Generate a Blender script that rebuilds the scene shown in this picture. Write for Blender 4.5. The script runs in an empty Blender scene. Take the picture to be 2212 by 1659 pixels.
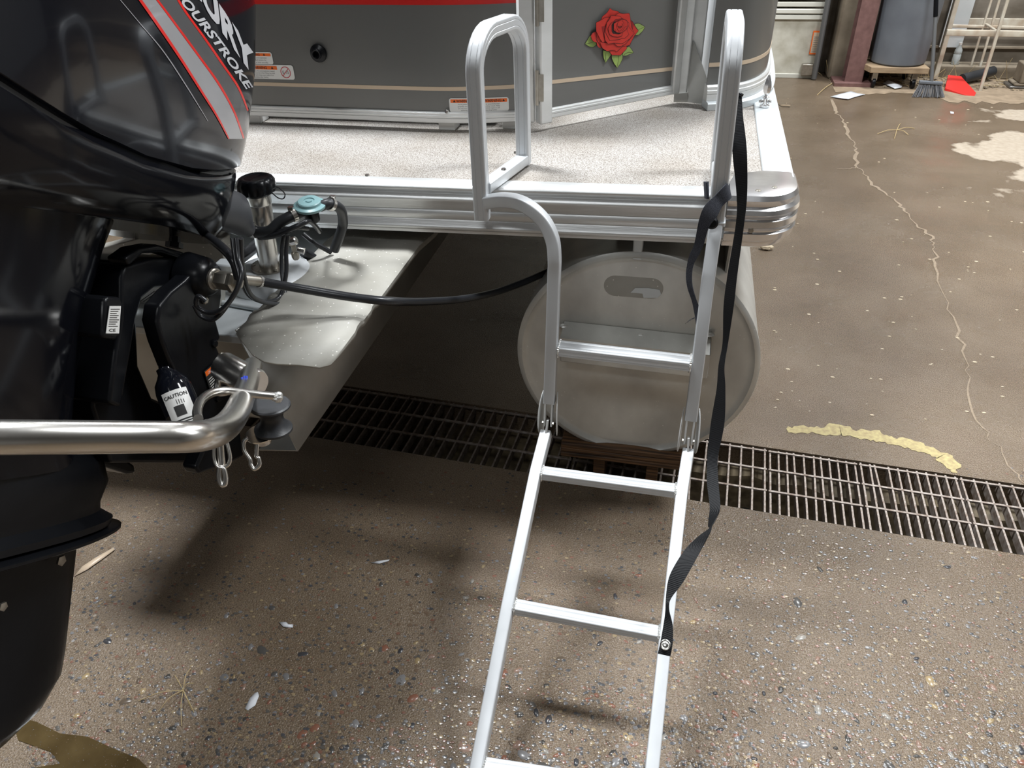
import bpy, bmesh, math, random
from mathutils import Vector, Matrix
from mathutils.bvhtree import BVHTree
random.seed(7)
C = bpy.context.scene.collection
V = Vector
# ------------------------------------------------------------------ camera
F, CX, CY = 1600.0, 1106.0, 829.5
RM = Matrix(((0.976, -0.101, 0.192), (0.215, 0.571, -0.792), (-0.029, 0.815, 0.579)))
zr = V(RM[2]).normalized(); yr = V(RM[1]); yr = (yr - yr.dot(zr) * zr).normalized(); xr = yr.cross(zr)
RM = Matrix((xr, yr, zr))
EYE = V((0, 0, 1.6))
cam = bpy.data.objects.new('camera', bpy.data.cameras.new('camera')); C.objects.link(cam)
cam.data.sensor_width = 36; cam.data.lens = F / 2212 * 36; cam.data.clip_start = .02
cam.matrix_world = Matrix.Translation(EYE) @ RM.to_4x4()
bpy.context.scene.camera = cam
# ------------------------------------------------------------------ world, lamps, exposure
sc = bpy.context.scene
sc.view_settings.view_transform = 'Standard'; sc.view_settings.look = 'None'
sc.view_settings.gamma = 1; sc.view_settings.use_curve_mapping = False
sc.view_settings.exposure = 0.12
w = bpy.data.worlds.new('world'); sc.world = w; w.use_nodes = True
w.node_tree.nodes['Background'].inputs[0].default_value = (.80, .86, .95, 1)
w.node_tree.nodes['Background'].inputs[1].default_value = .42
def strip(x, y, z, sx, sy, p, col=(.95, .98, 1)):
    l = bpy.data.lights.new('ceiling_lamp', 'AREA'); l.shape = 'RECTANGLE'; l.size = sx; l.size_y = sy
    l.energy = p; l.color = col
    o = bpy.data.objects.new('ceiling_lamp', l); o.location = (x, y, z); C.objects.link(o)
strip(-1.9, 2.35, 5.2, 1.3, .6, 340)
strip(2.4, 2.3, 5.2, 1.3, .5, 215)
strip(2.2, 6.0, 5.2, 1.4, .5, 260)
strip(-2.6, 6.2, 5.2, 1.4, .5, 90)
strip(-.6, -2.6, 5.2, 2.4, .6, 70)
strip(6.4, 3.0, 5.2, .5, 2.4, 130)
# ------------------------------------------------------------------ unprojection onto real planes
def ray(px, py): return RM @ V((px - CX, -(py - CY), -F))
def at(px, py, ax, v):
    d = ray(px, py); i = 'XYZ'.index(ax); return EYE + d * ((v - EYE[i]) / d[i])
def dp(px, py, z): return EYE + ray(px, py) * (z / F)
# motor frame: tilted up 35 degrees about its tilt tube
TAU = math.radians(35); MO = V((-1.05, 1.15, .93))
def ml(x, y, z): return MO + V((x, y * math.cos(TAU) + z * math.sin(TAU), -y * math.sin(TAU) + z * math.cos(TAU)))
def inv(p):
    d = p - MO; return V((d.x, d.y * math.cos(TAU) - d.z * math.sin(TAU), d.y * math.sin(TAU) + d.z * math.cos(TAU)))
def msh(px, py, X): return at(px, py, 'X', X)
# ------------------------------------------------------------------ materials
MATS = {}
def mat(name, col, rough=.5, metal=0, coat=0, noise=None, bump=None, spec=.5, alpha=None, trans=0, coords='Object'):
    """noise=(scale, colour2, amount, stretch)  bump=(scale, strength, stretch)"""
    m = bpy.data.materials.new(name); m.use_nodes = True; nt = m.node_tree; n = nt.nodes; b = n['Principled BSDF']
    def S(k, v): b.inputs[k].default_value = v
    S('Base Color', (*col, 1)); S('Roughness', rough); S('Metallic', metal); S('Coat Weight', coat); S('Coat Roughness', .04)
    S('Specular IOR Level', spec); S('Transmission Weight', trans)
    tc = n.new('ShaderNodeTexCoord')
    def mapped(st):
        mp = n.new('ShaderNodeMapping'); mp.inputs['Scale'].default_value = st; nt.links.new(tc.outputs[coords], mp.inputs[0]); return mp.outputs[0]
    if noise:
        nz = n.new('ShaderNodeTexNoise'); nz.inputs['Scale'].default_value = noise[0]; nz.inputs['Detail'].default_value = 6
        nt.links.new(mapped(noise[3] if len(noise) > 3 else (1, 1, 1)), nz.inputs['Vector'])
        cr = n.new('ShaderNodeValToRGB'); cr.color_ramp.elements[0].position = .5 - .5 * (1 - noise[2]) - .001; cr.color_ramp.elements[1].position = .5 + .5 * (1 - noise[2]) + .001
        cr.color_ramp.elements[0].position = .5 - .22 / max(noise[2], .01) * .5 if noise[2] > .44 else .25
        cr.color_ramp.elements[1].position = 1 - cr.color_ramp.elements[0].position
        cr.color_ramp.elements[0].color = (*col, 1); cr.color_ramp.elements[1].color = (*noise[1], 1)
        nt.links.new(nz.outputs['Fac'], cr.inputs[0]); nt.links.new(cr.outputs[0], b.inputs['Base Color'])
    if bump:
        nb = n.new('ShaderNodeTexNoise'); nb.inputs['Scale'].default_value = bump[0]; nb.inputs['Detail'].default_value = 4
        nt.links.new(mapped(bump[2] if len(bump) > 2 else (1, 1, 1)), nb.inputs['Vector'])
        bp = n.new('ShaderNodeBump'); bp.inputs['Strength'].default_value = bump[1]; bp.inputs['Distance'].default_value = .002
        nt.links.new(nb.outputs['Fac'], bp.inputs['Height']); nt.links.new(bp.outputs[0], b.inputs['Normal'])
    MATS[name] = m; return m
mat('ladder_alu', (.66, .68, .70), .42, .35, noise=(30, (.60, .62, .64), .3, (1, 1, .1)))
mat('rail_alu', (.80, .81, .81), .42, .6, noise=(25, (.68, .69, .69), .4, (.05, 3, 3)), bump=(300, .15, (.02, 1, 1)))
mat('side_alu', (.62, .66, .68), .5, .4, noise=(6, (.68, .72, .74), .4))
mat('cap_alu', (.84, .84, .85), .22, .9, bump=(25, .12))
mat('fence_alu', (.82, .83, .83), .42, .35, noise=(20, (.68, .69, .68), .3, (.2, .2, 1)))
mat('weld', (.72, .72, .70), .35, .8, bump=(120, .9))
mat('log_alu', (.74, .745, .71), .36, .45, noise=(6, (.46, .46, .44), .6, (1, 1, .7)), bump=(6, .5))
mat('plate_alu', (.52, .52, .50), .45, .7, noise=(9, (.40, .40, .38), .5), bump=(60, .1))
mat('pod_alu', (.44, .43, .395), .55, .2, noise=(9, (.33, .315, .275), .5, (1, 1, 1)), bump=(80, .1))
mat('stainless', (.80, .79, .77), .26, 1, noise=(14, (.68, .65, .60), .4), bump=(200, .05, (1, .1, .1)))
mat('steel_dull', (.50, .47, .42), .38, .9, noise=(40, (.36, .33, .28), .5))
mat('gloss_black', (.006, .007, .011), .1, 0, coat=.25, spec=.45)
mat('satin_black', (.005, .0055, .007), .3, 0, spec=.25, bump=(60, .15))
mat('gloss_deep', (.005, .0055, .008), .12, 0, spec=.3)
mat('rubber', (.028, .030, .034), .42, bump=(150, .15))
mat('rubber_grey', (.06, .062, .068), .4)
mat('cable', (.02, .021, .024), .27)
mat('velcro', (.022, .025, .036), .95, noise=(700, (.07, .075, .095), .7), bump=(900, 1))
mat('skin_grey', (.185, .185, .178), .34, .3, noise=(3, (.16, .16, .154), .3), bump=(400, .05), coat=.15)
mat('red_vinyl', (.62, .018, .014), .35, coat=.2)
mat('tan_vinyl', (.62, .49, .36), .4)
mat('white_label', (.80, .80, .78), .45)
mat('orange_label', (.90, .16, .015), .45)
mat('ink', (.02, .02, .02), .6)
mat('ink_grey', (.20, .20, .20), .6)
mat('red_ink', (.55, .02, .03), .5)
mat('yellow_label', (.86, .68, .03), .45)
mat('rose_red', (.60, .040, .025), .5, noise=(35, (.47, .024, .018), .4))
mat('rose_deep', (.25, .012, .012), .5)
mat('rose_black', (.03, .012, .012), .5)
mat('leaf_green', (.33, .46, .11), .5, noise=(50, (.22, .30, .10), .5))
mat('silver_decal', (.40, .40, .42), .3, .2, coat=.5)
mat('grey_decal', (.12, .12, .125), .3, .2, coat=.5)
mat('red_decal', (.80, .02, .015), .3, coat=.5)
mat('white_decal', (.62, .63, .66), .3, coat=.4)
mat('teal_plastic', (.25, .42, .44), .32)
mat('white_plastic', (.62, .64, .66), .35, bump=(20, .1))
mat('blue_ink', (.03, .07, .62), .5)
mat('deck_under', (.02, .02, .02), .7)
mat('dark_wood', (.17, .085, .035), .6, noise=(14, (.022, .011, .006), .8, (.4, 5, 14)), bump=(40, .6, (.3, 5, 9)))
mat('pale_wood', (.36, .26, .16), .75, noise=(9, (.26, .18, .11), .6, (1, 6, 6)), bump=(30, .4))
mat('grate_steel', (.38, .34, .31), .5, .5, noise=(60, (.20, .15, .12), .7), bump=(120, .4))
mat('channel', (.035, .030, .024), .6, noise=(12, (.085, .07, .05), .7), bump=(20, .8))
mat('drain_water', (.012, .012, .010), .06, spec=.6, bump=(12, .6))
mat('sediment', (.10, .075, .045), .6, noise=(30, (.22, .17, .10), .7), bump=(30, .8))
mat('yellow_paint', (.50, .42, .19), .55, noise=(70, (.33, .25, .12), .6), bump=(200, .3))
mat('crack_fill', (.34, .265, .19), .8, noise=(60, (.24, .185, .13), .6))
mat('puddle', (.055, .036, .014), .04, spec=.7, noise=(12, (.10, .07, .03), .6))
mat('paper', (.72, .74, .78), .7, bump=(30, .5))
mat('straw', (.48, .36, .18), .7)
mat('crumb', (.60, .50, .36), .8)
mat('door_paint', (.60, .58, .50), .6, noise=(8, (.40, .37, .29), .6), bump=(20, .2))
mat('door_white', (.66, .65, .58), .5, noise=(3, (.56, .55, .48), .5))
mat('conduit', (.20, .205, .21), .4, .6)
mat('concrete_col', (.27, .225, .165), .85, noise=(5, (.13, .10, .07), .6), bump=(14, .6))
mat('wall_dirty', (.19, .165, .135), .9, noise=(4, (.10, .082, .06), .6, (1, 1, 2)), bump=(10, .6))
mat('red_oxide', (.20, .105, .095), .6, noise=(20, (.13, .065, .058), .5), bump=(50, .2))
mat('bin_grey', (.155, .17, .19), .5, noise=(6, (.12, .13, .15), .5), bump=(20, .1))
mat('broom_grey', (.13, .135, .15), .8, noise=(90, (.22, .22, .23), .6, (1, 1, .1)))
mat('dustpan_red', (.65, .025, .02), .4)
mat('rack_white', (.62, .59, .50), .5, .1, noise=(12, (.42, .33, .24), .5))
mat('litter', (.10, .075, .05), .9, noise=(30, (.35, .28, .19), .7), bump=(30, 1))
mat('dust_strip', (.33, .25, .17), .95, noise=(14, (.22, .165, .11), .6), bump=(60, .5))
mat('clear_plastic', (.8, .85, .85), .1, trans=.6)
mat('orange_plastic', (.75, .10, .03), .5)
mat('chrome', (.85, .85, .86), .2, .9)
mat('plain_wall', (.30, .295, .285), .9)
mat('ceiling_paint', (.22, .22, .22), .9)
# webbing: fine woven ribs
def webbing():
    m = mat('webbing', (.005, .0055, .007), .6, spec=.25); nt = m.node_tree; n = nt.nodes
    tc = n.new('ShaderNodeTexCoord'); wv = n.new('ShaderNodeTexWave'); wv.bands_direction = 'Z'; wv.inputs['Scale'].default_value = 160; wv.inputs['Distortion'].default_value = .6
    nt.links.new(tc.outputs['Object'], wv.inputs[0])
    bp = n.new('ShaderNodeBump'); bp.inputs['Strength'].default_value = .4; bp.inputs['Distance'].default_value = .001
    nt.links.new(wv.outputs['Fac'], bp.inputs['Height']); nt.links.new(bp.outputs[0], n['Principled BSDF'].inputs['Normal'])
webbing()
def specks(m, scale, col, thr):
    nt = m.node_tree; n = nt.nodes; b = n['Principled BSDF']; src = b.inputs['Base Color'].links[0].from_socket
    tc = n.new('ShaderNodeTexCoord'); vo = n.new('ShaderNodeTexVoronoi'); vo.inputs['Scale'].default_value = scale; nt.links.new(tc.outputs['Object'], vo.inputs[0])
    r = n.new('ShaderNodeValToRGB'); r.color_ramp.elements[0].color = (1, 1, 1, 1); r.color_ramp.elements[0].position = thr; r.color_ramp.elements[1].color = (0, 0, 0, 1); r.color_ramp.elements[1].position = thr + .04
    nt.links.new(vo.outputs['Distance'], r.inputs[0]); x = n.new('ShaderNodeMix'); x.data_type = 'RGBA'; nt.links.new(r.outputs[0], x.inputs[0]); nt.links.new(src, x.inputs[6]); x.inputs[7].default_value = (*col, 1)
    nt.links.new(x.outputs[2], b.inputs['Base Color'])
specks(MATS['pod_alu'], 75, (.74, .73, .68), .10)
specks(MATS['log_alu'], 55, (.82, .82, .80), .05)
def deckmat():
    m = mat('deck_vinyl', (.5, .48, .45), .75); nt = m.node_tree; n = nt.nodes; b = n['Principled BSDF']
    tc = n.new('ShaderNodeTexCoord'); mp = n.new('ShaderNodeMapping'); mp.inputs['Scale'].default_value = (1, 1.6, 1)
    nt.links.new(tc.outputs['Object'], mp.inputs[0])
    nz = n.new('ShaderNodeTexNoise'); nz.inputs['Scale'].default_value = 330; nz.inputs['Detail'].default_value = 3
    nt.links.new(mp.outputs[0], nz.inputs[0])
    cr = n.new('ShaderNodeValToRGB'); e = cr.color_ramp.elements
    e[0].position = .41; e[0].color = (.165, .138, .115, 1); e[1].position = .53; e[1].color = (.45, .432, .41, 1)
    nt.links.new(nz.outputs[0], cr.inputs[0])
    n2 = n.new('ShaderNodeTexNoise'); n2.inputs['Scale'].default_value = 5; n2.inputs['Detail'].default_value = 3; nt.links.new(tc.outputs['Object'], n2.inputs[0])
    c2 = n.new('ShaderNodeValToRGB'); c2.color_ramp.elements[0].position = .35; c2.color_ramp.elements[0].color = (.84, .81, .77, 1); c2.color_ramp.elements[1].position = .62; c2.color_ramp.elements[1].color = (1, 1, 1, 1)
    nt.links.new(n2.outputs[0], c2.inputs[0])
    mx = n.new('ShaderNodeMix'); mx.data_type = 'RGBA'; mx.blend_type = 'MULTIPLY'; mx.inputs[0].default_value = 1
    nt.links.new(cr.outputs[0], mx.inputs[6]); nt.links.new(c2.outputs[0], mx.inputs[7]); nt.links.new(mx.outputs[2], b.inputs['Base Color'])
    bp = n.new('ShaderNodeBump'); bp.inputs['Strength'].default_value = .4; bp.inputs['Distance'].default_value = .001
    nt.links.new(nz.outputs[0], bp.inputs['Height']); nt.links.new(bp.outputs[0], b.inputs['Normal'])
deckmat()
def floormat():
    m = mat('wet_concrete', (.2, .16, .12), .3); nt = m.node_tree; n = nt.nodes; b = n['Principled BSDF']; L = nt.links.new
    tc = n.new('ShaderNodeTexCoord')
    def noise(s, d=5, dist=0):
        z = n.new('ShaderNodeTexNoise'); z.inputs['Scale'].default_value = s; z.inputs['Detail'].default_value = d; z.inputs['Distortion'].default_value = dist
        L(tc.outputs['Object'], z.inputs[0]); return z.outputs['Fac']
    def ramp(src, p0, c0, p1, c1):
        r = n.new('ShaderNodeValToRGB'); e = r.color_ramp.elements; e[0].position = p0; e[0].color = (*c0, 1); e[1].position = p1; e[1].color = (*c1, 1); L(src, r.inputs[0]); return r.outputs[0]
    def mixc(f, a, c, mode='MIX'):
        x = n.new('ShaderNodeMix'); x.data_type = 'RGBA'; x.blend_type = mode
        if isinstance(f, float): x.inputs[0].default_value = f
        else: L(f, x.inputs[0])
        L(a, x.inputs[6]); L(c, x.inputs[7]); return x.outputs[2]
    base = ramp(noise(2.2, 6), .3, (.150, .108, .070), .7, (.228, .172, .120))
    fine = ramp(noise(290, 5), .3, (.50, .48, .46), .7, (1.32, 1.32, 1.32))
    col = mixc(1.0, base, fine, 'MULTIPLY')
    # small aggregate too fine to pick apart, fading with distance from the worn near area
    vo = n.new('ShaderNodeTexVoronoi'); vo.inputs['Scale'].default_value = 62; vo.inputs['Randomness'].default_value = 1; L(tc.outputs['Object'], vo.inputs[0])
    dots = ramp(vo.outputs['Distance'], .22, (1, 1, 1), .30, (0, 0, 0))
    sel = n.new('ShaderNodeSeparateColor'); L(vo.outputs['Color'], sel.inputs[0])
    keep = ramp(sel.outputs[0], .52, (0, 0, 0), .58, (1, 1, 1))
    wear = ramp(noise(1.6, 3), .38, (.05, .05, .05), .60, (1, 1, 1))
    mk = mixc(1.0, dots, keep, 'MULTIPLY'); mk = mixc(1.0, mk, wear, 'MULTIPLY')
    sx = n.new('ShaderNodeSeparateXYZ'); L(tc.outputs['Object'], sx.inputs[0])
    far = n.new('ShaderNodeMapRange'); far.inputs[1].default_value = 1.9; far.inputs[2].default_value = 1.0; L(sx.outputs[1], far.inputs[0])
    mk = mixc(1.0, mk, far.outputs[0], 'MULTIPLY')
    stone = n.new('ShaderNodeValToRGB'); e = stone.color_ramp.elements; e[0].color = (.045, .045, .05, 1); e[1].color = (.30, .30, .31, 1); e[1].position = .95
    for p, c in ((.3, (.10, .10, .11)), (.55, (.19, .10, .07)), (.75, (.34, .25, .15))):
        q = e.new(p); q.color = (*c, 1)
    L(sel.outputs[1], stone.inputs[0])
    col = mixc(mk, col, stone.outputs[0])
    # dried pale patches: one large patch with a shape of its own at the right of the hall
    px_ = n.new('ShaderNodeMapping'); px_.inputs['Location'].default_value = (-3.35, -4.55, 0); px_.inputs['Scale'].default_value = (1, 1, 1); L(tc.outputs['Object'], px_.inputs[0])
    m2 = n.new('ShaderNodeMapping'); m2.vector_type = 'POINT'; m2.inputs['Scale'].default_value = (.62, .50, 1); L(px_.outputs[0], m2.inputs[0])
    ln = n.new('ShaderNodeVectorMath'); ln.operation = 'LENGTH'; L(m2.outputs[0], ln.inputs[0])
    ad = n.new('ShaderNodeMath'); ad.operation = 'MULTIPLY_ADD'; L(noise(2.2, 5), ad.inputs[0]); ad.inputs[1].default_value = 1.5; L(ln.outputs['Value'], ad.inputs[2])
    dry = ramp(ad.outputs[0], 1.62, (1, 1, 1), 1.68, (0, 0, 0))
    # ramp positions must lie in 0..1, so scale down
    r = dry.node; sc_ = n.new('ShaderNodeMath'); sc_.operation = 'MULTIPLY'; sc_.inputs[1].default_value = .4; L(ad.outputs[0], sc_.inputs[0]); L(sc_.outputs[0], r.inputs[0])
    r.color_ramp.elements[0].position = .655; r.color_ramp.elements[1].position = .675
    pale = ramp(noise(30, 4), .3, (.38, .31, .235), .7, (.47, .40, .315))
    col = mixc(dry, col, pale)
    L(col, b.inputs['Base Color'])
    rg = n.new('ShaderNodeMapRange'); rg.inputs[3].default_value = .10; rg.inputs[4].default_value = .30; L(noise(3.3, 4), rg.inputs[0]); rg.inputs[1].default_value = .35; rg.inputs[2].default_value = .65
    rr = n.new('ShaderNodeMix'); rr.data_type = 'FLOAT'; L(dry, rr.inputs[0]); L(rg.outputs[0], rr.inputs[2]); rr.inputs[3].default_value = .8; L(rr.outputs[0], b.inputs['Roughness'])
    b1 = n.new('ShaderNodeBump'); b1.inputs['Strength'].default_value = .9; b1.inputs['Distance'].default_value = .004; L(noise(230, 3), b1.inputs['Height'])
    b2 = n.new('ShaderNodeBump'); b2.inputs['Strength'].default_value = .25; b2.inputs['Distance'].default_value = .01; L(noise(24, 3), b2.inputs['Height']); L(b1.outputs[0], b2.inputs['Normal'])
    L(b2.outputs[0], b.inputs['Normal']); b.inputs['Specular IOR Level'].default_value = .6
floormat()
def pebmat():
    m = mat('pebble_stone', (.3, .3, .3), .25, spec=.6); nt = m.node_tree; n = nt.nodes
    oi = n.new('ShaderNodeObjectInfo'); r = n.new('ShaderNodeValToRGB'); r.color_ramp.interpolation = 'CONSTANT'; e = r.color_ramp.elements
    cols = [(.05, .05, .055), (.17, .165, .165), (.22, .10, .065), (.08, .075, .07), (.32, .24, .13), (.21, .205, .205), (.25, .16, .12), (.06, .055, .05), (.27, .25, .22), (.12, .09, .065)]
    e[0].color = (*cols[0], 1); e[1].position = .1; e[1].color = (*cols[1], 1)
    for i in range(2, 10): q = e.new(i / 10); q.color = (*cols[i], 1)
    nt.links.new(oi.outputs['Random'], r.inputs[0]); nt.links.new(r.outputs[0], n['Principled BSDF'].inputs['Base Color'])
pebmat()
# ------------------------------------------------------------------ object helpers
def tag(o, label=None, cat=None, group=None, kind=None):
    for k, v in (('label', label), ('category', cat), ('group', group), ('kind', kind)):
        if v: o[k] = v
    return o
def wloc(o):
    p = V((0, 0, 0))
    while o: p += o.location; o = o.parent
    return p
def thing(name, label, cat, loc, group=None):
    o = bpy.data.objects.new(name, None); o.location = loc; o.empty_display_size = .1; C.objects.link(o)
    return tag(o, label, cat, group)
def finish(bm, name, m, parent=None, smooth=True, bevel=0, origin=None, mats=None, weld=True, segs=2):
    if weld: bmesh.ops.remove_doubles(bm, verts=bm.verts, dist=1e-6)
    bmesh.ops.recalc_face_normals(bm, faces=bm.faces)
    me = bpy.data.meshes.new(name)
    org = V(origin) if origin is not None else (wloc(parent) if parent else None)
    if org is None:
        n = len(bm.verts) or 1; org = sum((v.co for v in bm.verts), V()) / n
        org.z = min(v.co.z for v in bm.verts)
    for v in bm.verts: v.co -= org
    bm.to_mesh(me); bm.free()
    for mm in ([m] if mats is None else mats): me.materials.append(MATS[mm])
    o = bpy.data.objects.new(name, me); C.objects.link(o)
    if parent: o.parent = parent; o.location = org - wloc(parent)
    else: o.location = org
    if smooth:
        for p in me.polygons: p.use_smooth = True
        me.set_sharp_from_angle(angle=math.radians(38))
    if bevel:
        b = o.modifiers.new('b', 'BEVEL'); b.width = bevel; b.segments = segs; b.limit_method = 'ANGLE'; b.angle_limit = math.radians(38)
    return o
def frame(t, up):
    t = t.normalized(); s = t.cross(up)
    if s.length < 1e-4: s = t.cross(V((1, 0, 0)))
    s.normalize(); return s, s.cross(t).normalized()
def sweep(bm, path, prof, up=V((0, 0, 1)), closed=True, cap=True, ups=None, mi=0, scales=None):
    rings = []; n = len(path)
    for i, p in enumerate(path):
        t = (path[min(i + 1, n - 1)] - path[max(i - 1, 0)])
        s, u = frame(t, ups[i] if ups else up)
        k = 1
        if 0 < i < n - 1:
            a = (path[i] - path[i - 1]).normalized(); b = (path[i + 1] - path[i]).normalized(); k = 1 / max(.5, math.cos(a.angle(b, 0) / 2))
        q = scales[i] if scales else 1
        rings.append([bm.verts.new(p + s * x * q + u * y * q) for x, y in prof])
    m = len(prof)
    for i in range(n - 1):
        for j in range(m if closed else m - 1):
            f = bm.faces.new((rings[i][j], rings[i][(j + 1) % m], rings[i + 1][(j + 1) % m], rings[i + 1][j])); f.material_index = mi
    if cap and closed:
        bm.faces.new(rings[0][::-1]).material_index = mi; bm.faces.new(rings[-1]).material_index = mi
    return rings
def circ(r, n=12): return [(r * math.cos(2 * math.pi * i / n), r * math.sin(2 * math.pi * i / n)) for i in range(n)]
def rrect(w, h, r=.004, k=3):
    out = []
    for cx, cy, a0 in ((w / 2 - r, h / 2 - r, 0), (-w / 2 + r, h / 2 - r, 90), (-w / 2 + r, -h / 2 + r, 180), (w / 2 - r, -h / 2 + r, 270)):
        for i in range(k + 1):
            a = math.radians(a0 + 90 * i / k); out.append((cx + r * math.cos(a), cy + r * math.sin(a)))
    return out
def spline(pts, k=8):
    pts = [V(p) for p in pts]; out = []
    for i in range(len(pts) - 1):
        p0 = pts[max(i - 1, 0)]; p1 = pts[i]; p2 = pts[i + 1]; p3 = pts[min(i + 2, len(pts) - 1)]
        for j in range(k):
            t = j / k; out.append(.5 * ((2 * p1) + (p2 - p0) * t + (2 * p0 - 5 * p1 + 4 * p2 - p3) * t * t + (3 * p1 - p0 - 3 * p2 + p3) * t ** 3))
    out.append(pts[-1]); return out
def tube(name, pts, r, m, parent=None, k=8, n=14, smoothpath=True, **kw):
    bm = bmesh.new(); path = spline(pts, k) if smoothpath else [V(p) for p in pts]
    up = V((.13, .21, .97)); sweep(bm, path, circ(r, n), up=up)
    return finish(bm, name, m, parent, **kw)
def bar(name, a, b, w, h, m, parent=None, up=V((0, 0, 1)), r=.004, **kw):
    bm = bmesh.new(); sweep(bm, [V(a), V(b)], rrect(w, h, r), up=up); return finish(bm, name, m, parent, **kw)
def box(name, lo, hi, m, parent=None, bevel=.002, **kw):
    bm = bmesh.new(); addbox(bm, lo, hi); return finish(bm, name, m, parent, bevel=bevel, smooth=bool(bevel), **kw)
def addbox(bm, lo, hi, mi=0):
    v = [bm.verts.new((x, y, z)) for x in (lo[0], hi[0]) for y in (lo[1], hi[1]) for z in (lo[2], hi[2])]
    for f in ((0, 1, 3, 2), (4, 6, 7, 5), (0, 4, 5, 1), (2, 3, 7, 6), (0, 2, 6, 4), (1, 5, 7, 3)): bm.faces.new([v[i] for i in f]).material_index = mi
def prism(name, pts, ext, m, parent=None, bevel=0, **kw):
    """polygon of 3-D points extruded by vector ext"""
    bm = bmesh.new(); addprism(bm, pts, ext); return finish(bm, name, m, parent, bevel=bevel, **kw)
def addprism(bm, pts, ext, mi=0):
    e = V(ext); a = [bm.verts.new(V(p)) for p in pts]; b = [bm.verts.new(V(p) + e) for p in pts]; n = len(a)
    bm.faces.new(a).material_index = mi; bm.faces.new(b[::-1]).material_index = mi
    for i in range(n): bm.faces.new((a[i], b[i], b[(i + 1) % n], a[(i + 1) % n])).material_index = mi
def addlathe(bm, prof, c, axis, n=28, mi=0, cap=True):
    """prof: (radius, height) along axis"""
    ax = V(axis).normalized(); s, u = frame(ax, V((.3, .2, 1)) if abs(ax.z) < .9 else V((1, 0, 0)))
    rings = []
    for r, h in prof:
        rings.append([bm.verts.new(V(c) + ax * h + (s * math.cos(2 * math.pi * i / n) + u * math.sin(2 * math.pi * i / n)) * max(r, 1e-5)) for i in range(n)])
    for a, b in zip(rings, rings[1:]):
        for i in range(n): bm.faces.new((a[i], a[(i + 1) % n], b[(i + 1) % n], b[i])).material_index = mi
    if cap:
        bm.faces.new(rings[0][::-1]).material_index = mi; bm.faces.new(rings[-1]).material_index = mi
def lathe(name, prof, c, axis, m, parent=None, n=28, **kw):
    bm = bmesh.new(); addlathe(bm, prof, c, axis, n); return finish(bm, name, m, parent, **kw)
def screw(name, c, axis, r, parent, m='stainless', h=.004):
    bm = bmesh.new(); addlathe(bm, [(r, 0), (r, h * .4), (r * .8, h), (r * .45, h * 1.1)], c, axis, 14); return finish(bm, name, m, parent)
def ribbon(name, rows, th, m, parent=None, k=6, **kw):
    """rows: (left point, right point) in space -> thin strap"""
    Ls = spline([a for a, b in rows], k); Rs = spline([b for a, b in rows], k); bm = bmesh.new(); q = []
    for i in range(len(Ls)):
        t = (Ls[min(i + 1, len(Ls) - 1)] - Ls[max(i - 1, 0)]); nn = t.cross(Rs[i] - Ls[i]); nn = nn.normalized() * th / 2 if nn.length > 1e-9 else V((0, 0, th / 2))
        q.append([bm.verts.new(p) for p in (Ls[i] + nn, Rs[i] + nn, Rs[i] - nn, Ls[i] - nn)])
    for a, b in zip(q, q[1:]):
        for j in range(4): bm.faces.new((a[j], a[(j + 1) % 4], b[(j + 1) % 4], b[j]))
    bm.faces.new(q[0][::-1]); bm.faces.new(q[-1])
    return finish(bm, name, m, parent, **kw)
def loft(name, rings, m, parent=None, cap=True, **kw):
    bm = bmesh.new(); R = [[bm.verts.new(p) for p in r] for r in rings]; n = len(R[0])
    for a, b in zip(R, R[1:]):
        for i in range(n): bm.faces.new((a[i], a[(i + 1) % n], b[(i + 1) % n], b[i]))
    if cap: bm.faces.new(R[0][::-1]); bm.faces.new(R[-1])
    return finish(bm, name, m, parent, **kw)
def text_bm(body, size, bold=0, shear=0, ext=0, align='LEFT'):
    cu = bpy.data.curves.new('t', 'FONT'); cu.body = body; cu.size = size; cu.offset = bold; cu.shear = shear; cu.extrude = ext; cu.align_x = align; cu.resolution_u = 3
    o = bpy.data.objects.new('t', cu); C.objects.link(o); dg = bpy.context.evaluated_depsgraph_get(); dg.update()
    me = bpy.data.meshes.new_from_object(o.evaluated_get(dg)); bpy.data.objects.remove(o); bm = bmesh.new(); bm.from_mesh(me); bpy.data.meshes.remove(me)
    return bm
def merge(dst, src, fn, mi):
    vm = {}
    for v in src.verts: vm[v] = dst.verts.new(fn(v.co))
    for f in src.faces:
        try: dst.faces.new([vm[v] for v in f.verts]).material_index = mi
        except ValueError: pass
    src.free()
def sub(bm, cut):
    for _ in range(8):
        es = [e for e in bm.edges if e.calc_length() > cut]
        if not es: break
        bmesh.ops.subdivide_edges(bm, edges=es, cuts=1); bmesh.ops.triangulate(bm, faces=[f for f in bm.faces if len(f.verts) > 3])
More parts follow.
